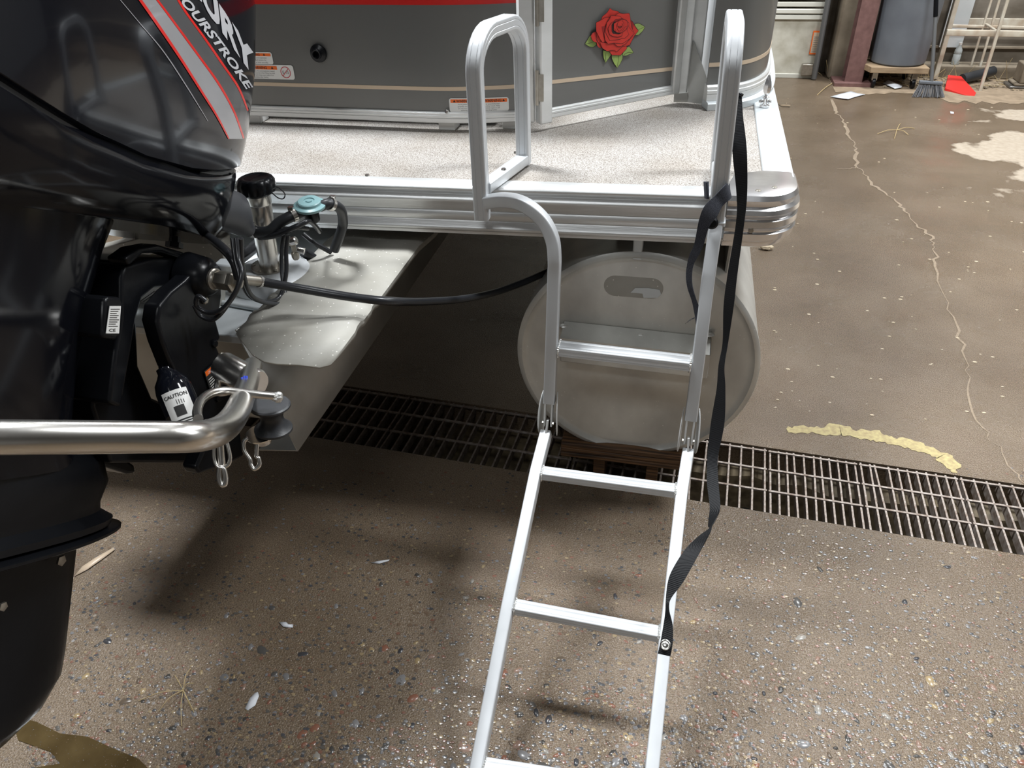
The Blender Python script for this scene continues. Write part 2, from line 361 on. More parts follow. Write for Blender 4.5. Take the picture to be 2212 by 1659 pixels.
# ================================================================== SETTING
def struct(o): o['kind'] = 'structure'; return o
def ga(px, py): return at(px, py, 'Z', 0)
g1, g2 = ga(1559, 951), ga(2212, 1055); g3, g4 = ga(1487, 1078), ga(2212, 1209)
gd = V((.999, -.055, 0)).normalized(); gn = V((-gd.y, gd.x, 0))       # drain runs along gd
GO = V((.2, 1.69, 0)); GW = .305                                        # near edge and width of the slot
def G(s, t, z=0): return GO + gd * s + gn * t + V((0, 0, z))
bm = bmesh.new()
XL, XR, YB, YF = -8.5, 9.5, -7.0, 7.25
def cross(y_t, x): 
    s = (x - GO.x - gn.x * y_t) / gd.x; return G(s, y_t)
a, b_ = cross(0, XL), cross(0, XR); c_, d_ = cross(GW, XR), cross(GW, XL)
addprism(bm, [(XL, YB, 0), (XR, YB, 0), b_, a], (0, 0, -.3)); addprism(bm, [d_, c_, (XR, YF + .4, 0), (XL, YF + .4, 0)], (0, 0, -.3))
floor = struct(finish(bm, 'floor', 'wet_concrete', smooth=False, origin=(0, 0, 0)))
bm = bmesh.new()
addprism(bm, [a, b_, c_, d_], (0, 0, -.02)); 
for v in bm.verts: v.co.z -= .24
chan = struct(finish(bm, 'trim_1', 'channel', smooth=False, origin=(0, 0, 0)))
prism('water', [p + V((0, 0, -.215)) for p in (cross(.01, XL), cross(.01, XR), cross(GW - .01, XR), cross(GW - .01, XL))], (0, 0, -.02), 'drain_water', chan, origin=(0, 0, 0), smooth=False)
# ledge of dirt inside the far wall of the channel
bm = bmesh.new(); rnd = random.Random(3); pr = [G(-2.6 + i * .08, GW + .003, -.09) for i in range(70)]
prev = None
for i, p in enumerate(pr):
    dpt = .045 + rnd.random() * .03; h = rnd.random() * .02
    ring = [bm.verts.new(p), bm.verts.new(p - gn * dpt + V((0, 0, -.02 + h))), bm.verts.new(p - gn * (dpt + .03) + V((0, 0, -.15)))]
    if prev:
        for j in range(2): bm.faces.new((prev[j], prev[j + 1], ring[j + 1], ring[j]))
    prev = ring
tag(finish(bm, 'dirt_ledge', 'sediment', chan, origin=(0, 0, 0)), kind='stuff')
# back wall, side walls, ceiling
struct(box('wall_back', (XL, YF, 0), (XR, YF + .2, 5.8), 'wall_dirty', bevel=0))
struct(box('wall_left', (XL - .2, YB, 0), (XL, YF + .2, 5.8), 'plain_wall', bevel=0))
struct(box('wall_right', (XR, YB, 0), (XR + .2, YF + .2, 5.8), 'plain_wall', bevel=0))
struct(box('wall_front', (XL - .2, YB - .2, 0), (XR + .2, YB, 5.8), 'plain_wall', bevel=0))
struct(box('ceiling', (XL - .2, YB - .2, 5.8), (XR + .2, YF + .2, 6.0), 'ceiling_paint', bevel=0))
# sill / curb of concrete below the wall
struct(box('baseboard_back', (1.2, YF - .14, 0), (XR, YF, .10), 'concrete_col', bevel=.01))
# overhead door at the left of the back wall
YD = 7.02
xr_ = at(1775, 100, 'Y', YD).x
door = struct(thing('door_1', 'x', 'x', (0, YD, 0))); del door['label'], door['category']
zs = [.02, at(1700, 118, 'Y', YD).z * .35 + .0, at(1700, 45, 'Y', YD).z]
pz0 = at(1700, 162, 'Y', YD).z; pz1 = at(1700, 42, 'Y', YD).z
box('door_panel', (-1.6, YD, .03), (xr_ - .02, YD + .05, pz1), 'door_paint', door, bevel=.004)
for i, dz in enumerate((0, .045, .095, .15)):
    box('rib', (-1.6, YD - .018 - .004 * (i % 2), pz1 + dz), (xr_ - .02, YD + .05, pz1 + dz + .036), 'door_white', door, bevel=.006)
box('door_panel', (-1.6, YD, pz1 + .19), (xr_ - .02, YD + .05, 2.6), 'door_white', door, bevel=.004)
box('bottom_rail', (-1.6, YD - .012, .0), (xr_ - .0, YD, .035), 'door_white', door, bevel=.003)
box('hinge', (xr_ - .13, YD - .05, .03), (xr_ - .03, YD, .12), 'steel_dull', door, bevel=.006)
p = at(1762, 92, 'Y', YD - .006)
bx_ = thing  # noqa
bm = bmesh.new(); addbox(bm, (p.x - .035, YD - .012, p.z - .09), (p.x + .03, YD - .006, p.z + .09), 0)
addbox(bm, (p.x - .028, YD - .014, p.z - .078), (p.x + .023, YD - .0115, p.z + .078), 1)
for i in range(9): addbox(bm, (p.x - .02, YD - .0155, p.z - .07 + i * .014), (p.x + .015, YD - .0135, p.z - .066 + i * .014), 2)
finish(bm, 'notice', None, door, mats=['orange_label', 'tan_vinyl', 'ink_grey'], smooth=False)
# conduit pipe, concrete pier, red steel column
tube('trim_2', [at(1758, 170, 'Y', 6.96) + V((0, 0, -.0)), at(1800, -60, 'Y', 6.96)], .022, 'conduit', smoothpath=False)
bpy.data.objects['trim_2']['kind'] = 'structure'
struct(box('wall_pier', (xr_ + .09, 7.0, 0), (xr_ + .31, YF, 3), 'concrete_col', bevel=.02))
cb = ga(1841, 185)
col = thing('steel_column', 'red oxide painted steel column on a rusty base plate beside the grey bin', 'column', (cb.x, cb.y, 0))
bm = bmesh.new(); addbox(bm, (cb.x - .067, cb.y, .03), (cb.x + .067, cb.y + .012, 4.99)); addbox(bm, (cb.x - .067, cb.y + .14, .03), (cb.x + .067, cb.y + .152, 4.99)); addbox(bm, (cb.x - .006, cb.y + .012, .03), (cb.x + .006, cb.y + .14, 4.99))
finish(bm, 'shaft', 'red_oxide', col, smooth=False)
box('base_plate', (cb.x - .15, cb.y - .05, 0), (cb.x + .13, cb.y + .19, .03), 'red_oxide', col)
# crack in the floor
def flatstrip(bm, pts, wfn, z=.0012, mi=0):
    prev = None
    for i, p in enumerate(pts):
        t = (pts[min(i + 1, len(pts) - 1)] - pts[max(i - 1, 0)]).normalized(); s = V((-t.y, t.x, 0)) * wfn(i / (len(pts) - 1)) / 2
        r = [bm.verts.new((p.x - s.x, p.y - s.y, z)), bm.verts.new((p.x + s.x, p.y + s.y, z))]
        if prev: bm.faces.new((prev[0], prev[1], r[1], r[0])).material_index = mi
        prev = r
def jitter(pts, amp, k, rnd):
    out = []
    for a, b in zip(pts, pts[1:]):
        for j in range(k):
            q = a.lerp(b, j / k); t = (b - a).normalized(); out.append(q + V((-t.y, t.x, 0)) * rnd.uniform(-amp, amp))
    return out + [pts[-1]]
rnd = random.Random(5)
ck = [ga(*p) for p in [(1795, 215), (1803, 240), (1812, 250), (1826, 268), (1833, 290), (1845, 312), (1851, 330), (1850, 358), (1866, 376), (1885, 400), (1912, 420), (1935, 430), (1948, 447), (1960, 462), (1978, 485), (2012, 510), (2016, 530), (2024, 548), (2014, 575), (2040, 640), (2062, 700), (2084, 760), (2087, 800), (2095, 860), (2120, 925), (2155, 965), (2190, 1020), (2212, 1045)]]
bm = bmesh.new(); cks = jitter(ck, .012, 4, rnd); flatstrip(bm, cks, lambda t: (.017 + .010 * math.sin(t * 60)) * (1 - t * .82))
flatstrip(bm, jitter([ga(1850, 362), ga(1830, 365), ga(1808, 364)], .006, 5, rnd), lambda t: .006)
finish(bm, 'crack', 'crack_fill', floor, origin=(0, 0, 0), smooth=False)
# worn yellow paint arc
yl = [ga(*p) for p in [(1700, 930), (1740, 928), (1780, 932), (1815, 928), (1850, 938), (1890, 942), (1925, 952), (1965, 958), (2000, 972), (2035, 985), (2055, 1005), (2062, 1022)]]
bm = bmesh.new(); prev = None; rnd = random.Random(9); pts = jitter(yl, .0, 6, rnd)
for i, p in enumerate(pts):
    t = (pts[min(i + 1, len(pts) - 1)] - pts[max(i - 1, 0)]).normalized(); s = V((-t.y, t.x, 0)); u = i / (len(pts) - 1)
    wd = (.010 + .020 * min(1, u * 5) * (1 - .25 * u) if u < .96 else .012) + .006 * math.sin(u * 31) + .004 * math.sin(u * 83 + 1)
    r = [bm.verts.new((*(p - s * (wd + rnd.uniform(-.006, .006)) * .9)[:2], .0014)), bm.verts.new((*(p + s * (wd + rnd.uniform(-.006, .006)) * .9)[:2], .0014))]
    if prev: bm.faces.new((prev[0], prev[1], r[1], r[0]))
    prev = r
tag(finish(bm, 'paint_mark', 'yellow_paint', floor, origin=(0, 0, 0), smooth=False), 'worn arc of pale yellow floor paint')
# puddle at lower left
pd = [(20, 1545), (80, 1560), (130, 1585), (190, 1592), (240, 1615), (300, 1640), (340, 1680), (260, 1740), (60, 1740), (70, 1660), (130, 1650), (110, 1625), (40, 1600)]
bm = bmesh.new(); vs = [bm.verts.new((*ga(*p)[:2], .0016)) for p in pd]; bm.faces.new(vs)
finish(bm, 'puddle', 'puddle', floor, origin=(0, 0, 0), smooth=False)
# exposed aggregate: 300 individual pebbles, the finer ones joined
rnd = random.Random(21)
def pebble_mesh(seed):
    r = random.Random(seed); bm = bmesh.new(); n = 8; top = []; bot = []
    for i in range(n):
        a = 2 * math.pi * i / n; q = r.uniform(.75, 1.1); x, y = q * math.cos(a), q * .68 * math.sin(a)
        bot.append(bm.verts.new((x, y, -.02))); top.append(bm.verts.new((x * .9, y * .9, .05)))
    c = bm.verts.new((0, 0, .09))
    for i in range(n): bm.faces.new((bot[i], bot[(i + 1) % n], top[(i + 1) % n], top[i])); bm.faces.new((top[i], top[(i + 1) % n], c))
    me = bpy.data.meshes.new('pebble'); bm.to_mesh(me); bm.free(); me.materials.append(MATS['pebble_stone'])
    for p in me.polygons: p.use_smooth = True
    return me
pm = [pebble_mesh(i) for i in range(6)]
def blocked(p): return -.01 < (p - GO).dot(gn) < GW + .01
cands = []
while len(cands) < 300:
    u = rnd.random(); px = rnd.uniform(60, 2212); py = 1659 - (rnd.random() ** 2.2) * 440
    if px < 150 and py < 1560: continue
    keep = 1 if py > 1450 or (850 < px < 1500) else .45
    if px > 1650: keep *= .6
    if rnd.random() > keep: continue
    p = ga(px, py)
    if blocked(p): continue
    cands.append((p, rnd.uniform(.0055, .0115) * (1.1 if rnd.random() < .88 else 1.6)))
for p, s in cands:
    o = bpy.data.objects.new('pebble', rnd.choice(pm)); C.objects.link(o); o.parent = floor; o.location = (p.x, p.y, .0003)
    o.scale = (s, s * rnd.uniform(.8, 1.1), s * .28 if False else .012); o.rotation_euler = (0, 0, rnd.uniform(0, 6.28))
def pebbles(nn, y0, y1, smin, smax, mats, seed):
    r = random.Random(seed); bm = bmesh.new(); cnt = 0
    while cnt < nn:
        px = r.uniform(60, 2212); py = r.uniform(y0, y1); p = ga(px, py)
        if blocked(p) or (px < 150 and py < 1560) or r.random() > (.35 + .65 * min(1, (py - y0) / 649)): continue
        s = r.uniform(smin, smax); th = r.uniform(0, 6.28); mi = r.randrange(len(mats)); k = 6
        t = [bm.verts.new((p.x + s * r.uniform(.7, 1.1) * math.cos(th + i * 6.283 / k), p.y + s * r.uniform(.5, .8) * math.sin(th + i * 6.283 / k), .0009)) for i in range(k)]
        c = bm.verts.new((p.x, p.y, .0018))
        for i in range(k): bm.faces.new((t[i], t[(i + 1) % k], c)).material_index = mi
        cnt += 1
    tag(finish(bm, 'aggregate', None, floor, mats=mats, origin=(0, 0, 0), weld=False), kind='stuff')
for nm, c in (('st_a', (.07, .07, .075)), ('st_b', (.175, .17, .17)), ('st_c', (.20, .10, .07)), ('st_d', (.29, .22, .13)), ('st_e', (.10, .09, .08)), ('st_f', (.16, .11, .075))): mat(nm, c, .25, spec=.6)
pebbles(13500, 1010, 1980, .002, .0066, ['st_a', 'st_b', 'st_c', 'st_d', 'st_e', 'st_f', 'st_e', 'st_f'], 4)
# ================================================================== DRAIN GRATES
def grate(s0, s1, nb, label, tilt=0):
    g = thing('drain_grate', label, 'grate', G(s0, GW / 2), 'steel drain grates')
    W = GW - .012
    for t in (.32, .66, .972):
        bar('rail', G(s0, W * t + .006, -.005), G(s1, W * t + .006, -.005), .008, .007, 'grate_steel', g, r=.001)
    me = None
    for i in range(nb):
        s = s0 + .006 + (s1 - s0 - .012) * i / (nb - 1)
        if me is None:
            bm = bmesh.new(); addprism(bm, [gn * .004 + gd * -.0026, gn * (GW - .004) + gd * -.0026, gn * (GW - .004) + gd * .0026, gn * .004 + gd * .003], (0, 0, -.032))
            me = bpy.data.meshes.new('bar'); bm.to_mesh(me); bm.free(); me.materials.append(MATS['grate_steel'])
        o = bpy.data.objects.new('bar', me); C.objects.link(o); o.parent = g; o.location = G(s, 0, -.003 - tilt * abs(i - nb / 2) * .0005) - g.location
        if rnd.random() < .08: o.rotation_euler.z = rnd.uniform(-.05, .05)
    return g
grate(-1.74, -1.10, 17, 'dark drain grate in the shade below the boat, left end by the grey pod')
grate(-1.095, -.455, 17, 'shaded drain grate under the boat between the pod and the ladder')
grate(-.45, -.12, 9, 'drain grate section under the plywood block and round pontoon')
grate(-.115, .155, 8, 'drain grate section crossed by the black strap beside the pontoon')
grate(.16, .43, 11, 'lit drain grate section right of the strap with a bent bar', 1)
grate(.435, .72, 11, 'drain grate section below the yellow paint arc over open water')
grate(.725, 1.30, 17, 'drain grate section at the far right edge over a silty channel')
grate(1.305, 1.9, 17, 'drain grate section beyond the right edge of the frame')
# ================================================================== PONTOON BOAT
boat = thing('pontoon_boat', 'grey and silver pontoon boat with red rose decal, standing on wooden blocks', 'boat', (-1.03, 1.7, 0))
ZT = .975
RL = at(540, 375, 'Z', ZT); RR = at(1640, 408, 'Z', ZT); slope = (RR.y - RL.y) / (RR.x - RL.x)
def ry(x): return RR.y + slope * (x - RR.x)          # inner edge of the rear trim
XE = .262                                             # starboard side of the deck
# deck board
bm = bmesh.new(); addprism(bm, [(-2.4, ry(-2.4) + .0, ZT - .003), (.195, ry(.195), ZT - .003), (.235, 6.2, ZT - .003), (-2.4, 6.2, ZT - .003)], (0, 0, -.03))
finish(bm, 'deck', 'deck_vinyl', boat, smooth=False)
# rear extruded trim: profile (offset to rear, z)
PR = [(.0, ZT + .002), (.040, ZT + .002), (.047, ZT - .001), (.049, ZT - .006), (.046, ZT - .011), (.041, ZT - .014), (.041, ZT - .019), (.050, ZT - .022), (.055, ZT - .027), (.055, ZT - .033), (.050, ZT - .037), (.050, ZT - .055), (.047, ZT - .057), (.050, ZT - .059), (.050, ZT - .079), (.0475, ZT - .081), (.050, ZT - .083), (.050, ZT - .094), (.054, ZT - .097), (.055, ZT - .102), (.052, ZT - .107), (.046, ZT - .110), (.046, ZT - .117), (.0, ZT - .117)]
bm = bmesh.new(); rings = []
for x in (-2.4, .115):
    rings.append([bm.verts.new((x, ry(x) - o, z)) for o, z in PR])
for j in range(len(PR)): bm.faces.new((rings[0][j], rings[0][(j + 1) % len(PR)], rings[1][(j + 1) % len(PR)], rings[1][j]))
for r in rings: bm.faces.new(r)
o = finish(bm, 'rear_trim', 'rail_alu', boat); o.data.set_sharp_from_angle(angle=math.radians(60))
for px, py in ((793, 380), (1555, 402)):
    p = at(px, py, 'Z', ZT + .002); screw('rivet', p, (0, 0, 1), .006, boat)
# polished corner casting
bm = bmesh.new(); rings = []; cxy = V((XE - .085, ry(.18) + .035)); RC = .085
path = [(.112, ry(.112) - .05, 0, -1)]
for i in range(13):
    a = math.radians(-90 + 90 * i / 12); path.append((cxy.x + RC * math.cos(a), cxy.y + RC * math.sin(a) , math.cos(a), math.sin(a)))
path.append((XE, cxy.y + .07, 1, 0))
PC = [(-.06, ZT + .006), (-.012, ZT + .006), (.002, ZT + .002), (.008, ZT - .008), (.004, ZT - .017), (.004, ZT - .022), (.013, ZT - .028), (.015, ZT - .038), (.009, ZT - .046), (.008, ZT - .05), (.013, ZT - .054), (.014, ZT - .068), (.008, ZT - .076), (.008, ZT - .08), (.013, ZT - .084), (.010, ZT - .1), (.0, ZT - .107), (.0, ZT - .11), (-.004, ZT - .12), (-.02, ZT - .128), (-.06, ZT - .13)]
for x, y, nx, ny in path: rings.append([bm.verts.new((x + nx * o, y + ny * o, z)) for o, z in PC])
for a, b in zip(rings, rings[1:]):
    for j in range(len(PC) - 1): bm.faces.new((a[j], a[j + 1], b[j + 1], b[j]))
for k_, zz in ((0, 0), (-1, 0)):
    ctr = [r[k_] for r in rings]; ct = bm.verts.new((cxy.x - .05, cxy.y + .04, ctr[0].co.z))
    for a, b in zip(ctr, ctr[1:]): bm.faces.new((a, b, ct))
    bm.faces.new((ctr[-1], bm.verts.new((XE - .07, cxy.y + .07, ctr[0].co.z)), ct))
cap = finish(bm, 'corner_cap', 'cap_alu', boat)
for px, py in ((1638, 412), (1673, 405)): screw('screw', at(px, py, 'Z', ZT + .006), (0, 0, 1), .006, cap, 'steel_dull', .002)
p = at(1622, 498, 'Y', cxy.y - RC - .012); screw('screw', p, (0, -1, 0), .006, cap, 'steel_dull', .003)
# side trim
bm = bmesh.new(); addprism(bm, [(.192, cxy.y + .04, ZT + .004), (.262, cxy.y + .04, ZT + .004), (.295, 6.2, ZT + .004), (.225, 6.2, ZT + .004)], (0, 0, -.115))
finish(bm, 'side_trim', 'side_alu', boat, bevel=.004)
# under-deck beams
bm = bmesh.new()
for y in (1.80, 2.2, 2.6, 3.0, 3.6, 4.2): addbox(bm, (-2.35, y, ZT - .115), (.19, y + .04, ZT - .034))
finish(bm, 'cross_beam', 'plate_alu', boat, smooth=False)
# cleat-like chrome tie on the side trim
c = at(1651, 230, 'Z', ZT + .006); bm = bmesh.new()
addlathe(bm, [(.014, 0), (.014, .004), (.006, .008), (.006, .022), (.010, .026), (.004, .03)], c, (0, 0, 1), 14)
addlathe(bm, [(.002, .03), (.011, .042), (.013, .055), (.010, .07), (.003, .088)], c, (0, 0, 1), 6)
addlathe(bm, [(.003, -.018), (.006, -.012), (.003, -.004), (.003, .004), (.006, .012), (.003, .018)], c + V((0, 0, .014)), (1, 0, 0), 10)
finish(bm, 'deck_snap', 'chrome', boat)
# ---- pontoon log
LC = V((-.067, 0, .480)); LR = .322; YL = 1.69
bm = bmesh.new(); n = 72
prof = [(LR, 4.4), (LR, .03), (LR + .002, .02), (LR + .002, .004), (LR - .004, 0), (LR - .012, -.001), (LR - .02, .006), (LR - .03, .009), (.1, .012), (.001, .013)]
addlathe(bm, prof, (LC.x, YL, LC.z), (0, 1, 0), n)
logo = finish(bm, 'pontoon_tube', 'log_alu', boat)
# keel bracket (upright rib) above the log and gusset edges
p0 = at(1376, 515, 'Y', YL + .05); p1 = at(1376, 565, 'Y', YL + .02)
bar('riser', (p1.x, YL + .028, LC.z + LR - .02), (p1.x, YL + .028, ZT - .115), .024, .05, 'side_alu', boat, up=V((0, 1, 0)))
for sx in (-1, 1):
    prism('gusset', [(p1.x + sx * .06, YL + .10, LC.z + LR - .01), (p1.x + sx * .17, YL + .05, ZT - .115), (p1.x + sx * .17, YL + .9, ZT - .115), (p1.x + sx * .07, YL + .9, LC.z + LR - .02)], (.004, 0, 0), 'plate_alu', boat)
prism('side_bracket', [at(1583, 520, 'Y', YL + .08), at(1560, 640, 'Y', YL + .08), at(1556, 640, 'Y', YL + .08), at(1577, 520, 'Y', YL + .08)], (0, 1.5, 0), 'plate_alu', boat)
# oval mark on the end plate
bm = bmesh.new(); cc = at(1368, 621, 'Y', YL + .008)
addprism(bm, [V((cc.x + x, YL + .0105, cc.z + z)) for x, z in rrect(.150, .058, .0289, 7)], (0, -.0012, 0))
finish(bm, 'oval_mark', 'pod_alu', boat)
bm = bmesh.new(); addprism(bm, [at(*q, 'Y', YL + .0085) for q in [(1362, 632), (1372, 622), (1400, 622), (1425, 626), (1428, 636), (1420, 643), (1390, 643), (1388, 634)]], (0, -.001, 0))
finish(bm, 'worn_patch', 'side_alu', boat)
# horizontal angle welded on the end plate that the ladder rests on
q0 = at(1213, 716, 'Y', YL - .03); q1 = at(1536, 752, 'Y', YL - .03)
bm = bmesh.new()
addprism(bm, [(q0.x, YL + .01, q0.z + .01), (q1.x, YL + .01, q1.z + .01), (q1.x, YL - .045, q1.z - .012), (q0.x, YL - .045, q0.z - .012)], (0, 0, -.004))
addprism(bm, [(q0.x, YL - .045, q0.z - .012), (q1.x, YL - .045, q1.z - .012), (q1.x, YL - .045, q1.z - .085), (q0.x, YL - .045, q0.z - .085)], (0, .005, 0))
finish(bm, 'ladder_rest', 'log_alu', boat, bevel=.002)
for px, py in ((1218, 703), (1384, 722), (1530, 722)):
    bm = bmesh.new(); c = at(px, py, 'Y', YL + .0); bmesh.ops.create_icosphere(bm, subdivisions=2, radius=1, matrix=Matrix.Translation(c) @ Matrix.Diagonal((.017, .012, .005, 1)))
    finish(bm, 'weld', 'weld', boat)
# ---- motor pod: overhanging top plate, side plate
def zp(px, py, z): return at(px, py, 'Z', z)
ZP = .82
endc = [(510, 716), (524, 738), (545, 765), (570, 780), (600, 785), (645, 787), (690, 793), (715, 787), (735, 768), (762, 738)]
zz = [ZP - .004, ZP + .001, ZP + .002, ZP, ZP - .001, ZP, ZP, ZP - .006, ZP - .013, ZP - .022]
E0 = [zp(p[0], p[1], z) for p, z in zip(endc, zz)]
bm = bmesh.new(); rows = [[bm.verts.new(e) for e in E0]]
for yy, dz in ((1.20, 0), (1.215, .006), (1.235, .006), (1.25, 0), (1.29, 0), (1.30, .005), (1.315, .005), (1.33, 0), (1.55, 0), (1.62, 0), (1.75, -.02), (2.6, -.03)):
    rows.append([bm.verts.new((e.x + (.0 if yy < 1.6 else 0), yy, e.z + dz)) for e in E0])
for a, b in zip(rows, rows[1:]):
    for j in range(len(E0) - 1): bm.faces.new((a[j], a[j + 1], b[j + 1], b[j]))
o = finish(bm, 'pod_top_plate', 'pod_alu', boat); s = o.modifiers.new('s', 'SOLIDIFY'); s.thickness = .004; s.offset = -1
S1 = E0[0] + V((.0, 0, -.004)); S2 = at(642, 974, 'Y', 1.12); S3 = at(560, 972, 'Y', 1.12)
bm = bmesh.new()
a = [S1, S1.lerp(S2, .5) + V((.004, 0, 0)), S2]; 
r1 = [bm.verts.new(p) for p in a]; r2 = [bm.verts.new((p.x, 3.2, p.z)) for p in a]
for i in range(2): bm.faces.new((r1[i], r1[i + 1], r2[i + 1], r2[i]))
b1, b2 = bm.verts.new(S3), bm.verts.new((S3.x, 3.2, S3.z)); bm.faces.new((r1[2], b1, b2, r2[2]))
o = finish(bm, 'pod_side_plate', 'plate_alu', boat); s = o.modifiers.new('s', 'SOLIDIFY'); s.thickness = .004; s.offset = 0
box('pod_floor', (-1.45, 1.17, .775), (E0[0].x + .01, 1.95, .795), 'side_alu', boat, bevel=.003)
box('pod_hull', (-1.4, 1.25, .50), (S3.x + .02, 3.0, .775), 'plate_alu', boat, bevel=.01)
TY = 1.27
tl = at(300, 505, 'Y', TY); tr = at(500, 505, 'Y', TY)
tp = [at(*q, 'Y', TY) for q in [(120, 560), (300, 515), (440, 500), (478, 520), (484, 565), (470, 600), (470, 700), (300, 760), (120, 760)]]
prism('transom_plate', tp, (0, .035, 0), 'pod_alu', boat, bevel=.002)
def tri_label():
    bm = bmesh.new(); f = TY - .0015
    def P(l, mi, e): addprism(bm, [at(*q, 'Y', f) for q in l], (0, e, 0), mi)
    P([(298, 560), (304, 548), (330, 546), (372, 552), (376, 566), (370, 580), (310, 580)], 0, .001)
    f = TY - .003; P([(306, 566), (326, 550), (336, 552), (346, 560), (330, 566)], 1, .001)
    f = TY - .0035; P([(336, 551), (356, 552), (352, 564), (345, 562)], 2, .001)
    f = TY - .002; P([(296, 700), (296, 650), (322, 622), (352, 612), (378, 618), (330, 655)], 0, .001)
    for i in range(6):
        f = TY - .003; x = 300 + i * 9; y = 652 - i * .6
        P([(x, y), (x + 1.6, y + .6), (x + 34, y - 22), (x + 32.5, y - 23)], 2, .001)
    finish(bm, 'notice', None, boat, mats=['white_label', 'yellow_label', 'ink'], smooth=False)
tri_label()
# round side piece of the well (pale pipe along the pod floor) and weld bead
tube('well_pipe', [zp(450, 648, .80) , zp(560, 668, .80), zp(700, 690, .80)], .006, 'side_alu', boat)
bm = bmesh.new()
for i in range(26):
    p = zp(512, 714, ZP - .01).lerp(zp(590, 655, ZP - .015), i / 25); bmesh.ops.create_icosphere(bm, subdivisions=1, radius=.0042, matrix=Matrix.Translation(p))
finish(bm, 'weld', 'weld', boat, weld=False)
# ---- white tank with stainless filler and black cap
FB = at(584, 578, 'Y', 1.42); FT = at(556, 415, 'Y', 1.42)
tank = thing('fuel_tank', 'white plastic tank mound under the stainless filler tube with black cap', 'tank', (FB.x, 1.42, .795))
lathe('tank_body', [(.10, 0), (.098, .012), (.088, .026), (.072, .033), (.066, .035)], (FB.x, 1.42, .795), (0, 0, 1), 'white_plastic', tank, n=40)
ax = (FT - FB).normalized()
lathe('flange', [(.043, 0), (.043, .005), (.04, .006)], FB + V((0, 0, .001)), ax, 'steel_dull', tank)
for i in range(6):
    a = i * 1.047 + .3; screw('bolt', FB + V((.036 * math.cos(a), .036 * math.sin(a), .007)), ax, .004, tank, 'steel_dull')
Lf = (FT - FB).length
lathe('filler_tube', [(.024, 0), (.0245, Lf * .35), (.026, Lf * .85), (.0255, Lf * .86), (.0275, Lf * .875), (.0275, Lf * 1.0)], FB, ax, 'stainless', tank)
bm = bmesh.new(); nn = 48; rings = []
for h, r, sc_ in ((0, .031, 0), (.004, .034, 0), (.006, .040, .6), (.014, .0425, 1), (.028, .042, 1), (.036, .037, .2), (.039, .030, 0), (.0385, .026, 0), (.037, .024, 0), (.0375, .001, 0)):
    rings.append([bm.verts.new(FT + ax * (h - .004) + (V((1, 0, 0)) * math.cos(2 * math.pi * i / nn) + V((0, 1, 0)) * math.sin(2 * math.pi * i / nn)) * (r - sc_ * .0035 * max(0, math.cos(12 * 2 * math.pi * i / nn)))) for i in range(nn)])
for a, b in zip(rings, rings[1:]):
    for i in range(nn): bm.faces.new((a[i], a[(i + 1) % nn], b[(i + 1) % nn], b[i]))
bm.faces.new(rings[0][::-1]); bm.faces.new(rings[-1]); finish(bm, 'cap', 'satin_black', tank)
def y_(px, py, Y): return at(px, py, 'Y', Y)
tube('tether', [y_(588, 408, 1.39), y_(600, 405, 1.38), y_(615, 418, 1.37), y_(612, 429, 1.37), y_(600, 427, 1.38), y_(585, 414, 1.39)], .0013, 'cable', tank)
# ---- hoses and valve
valve = thing('fuel_valve', 'pale teal round valve with black body between two fuel hoses', 'valve', y_(670, 450, 1.42))
vc = y_(670, 447, 1.42); va = V((.06, -.12, 1)).normalized()
lathe('valve_disc', [(.034, 0), (.035, .003), (.035, .006), (.030, .008), (.0255, .009), (.0255, .014), (.0235, .016), (.012, .0165), (.0115, .014), (.007, .014), (.0065, .0165), (.001, .0165)], vc, va, 'teal_plastic', valve, n=40)
lathe('valve_body', [(.015, -.034), (.0165, -.03), (.0165, -.001), (.02, 0)], vc, va, 'satin_black', valve)
h1 = [y_(527, 495, 1.36), y_(545, 500, 1.37), y_(580, 500, 1.37), y_(605, 480, 1.38), y_(632, 466, 1.39), y_(655, 455, 1.41)]
tag(tube('fuel_hose', h1, .0125, 'rubber'), 'thick black hose from the motor cowl to the left side of the teal valve', 'hose')
h2 = [y_(690, 447, 1.43), y_(712, 440, 1.44), y_(735, 452, 1.47), y_(741, 480, 1.5), y_(735, 505, 1.5), y_(722, 540, 1.5)]
tag(tube('fuel_hose', h2, .0115, 'rubber'), 'thick black hose curving down from the right side of the teal valve', 'hose')
def clamp(c, ax_, r, parent):
    bm = bmesh.new(); addlathe(bm, [(r, -.005), (r + .0015, -.005), (r + .0015, .005), (r, .005)], c, ax_, 24, cap=False)
    s, u = frame(V(ax_), V((0, 0, 1))); q = c + u * (r + .003); addbox(bm, (q.x - .006, q.y - .004, q.z - .003), (q.x + .006, q.y + .004, q.z + .004)); return finish(bm, 'hose_clamp', 'stainless', parent)
for L_, i0 in ((h1, -2), (h1, 1), (h2, 1)): clamp(L_[i0].lerp(L_[i0 + 1] if i0 >= 0 else L_[-1], .1), (L_[i0 + 1] - L_[i0]), .0132, valve)
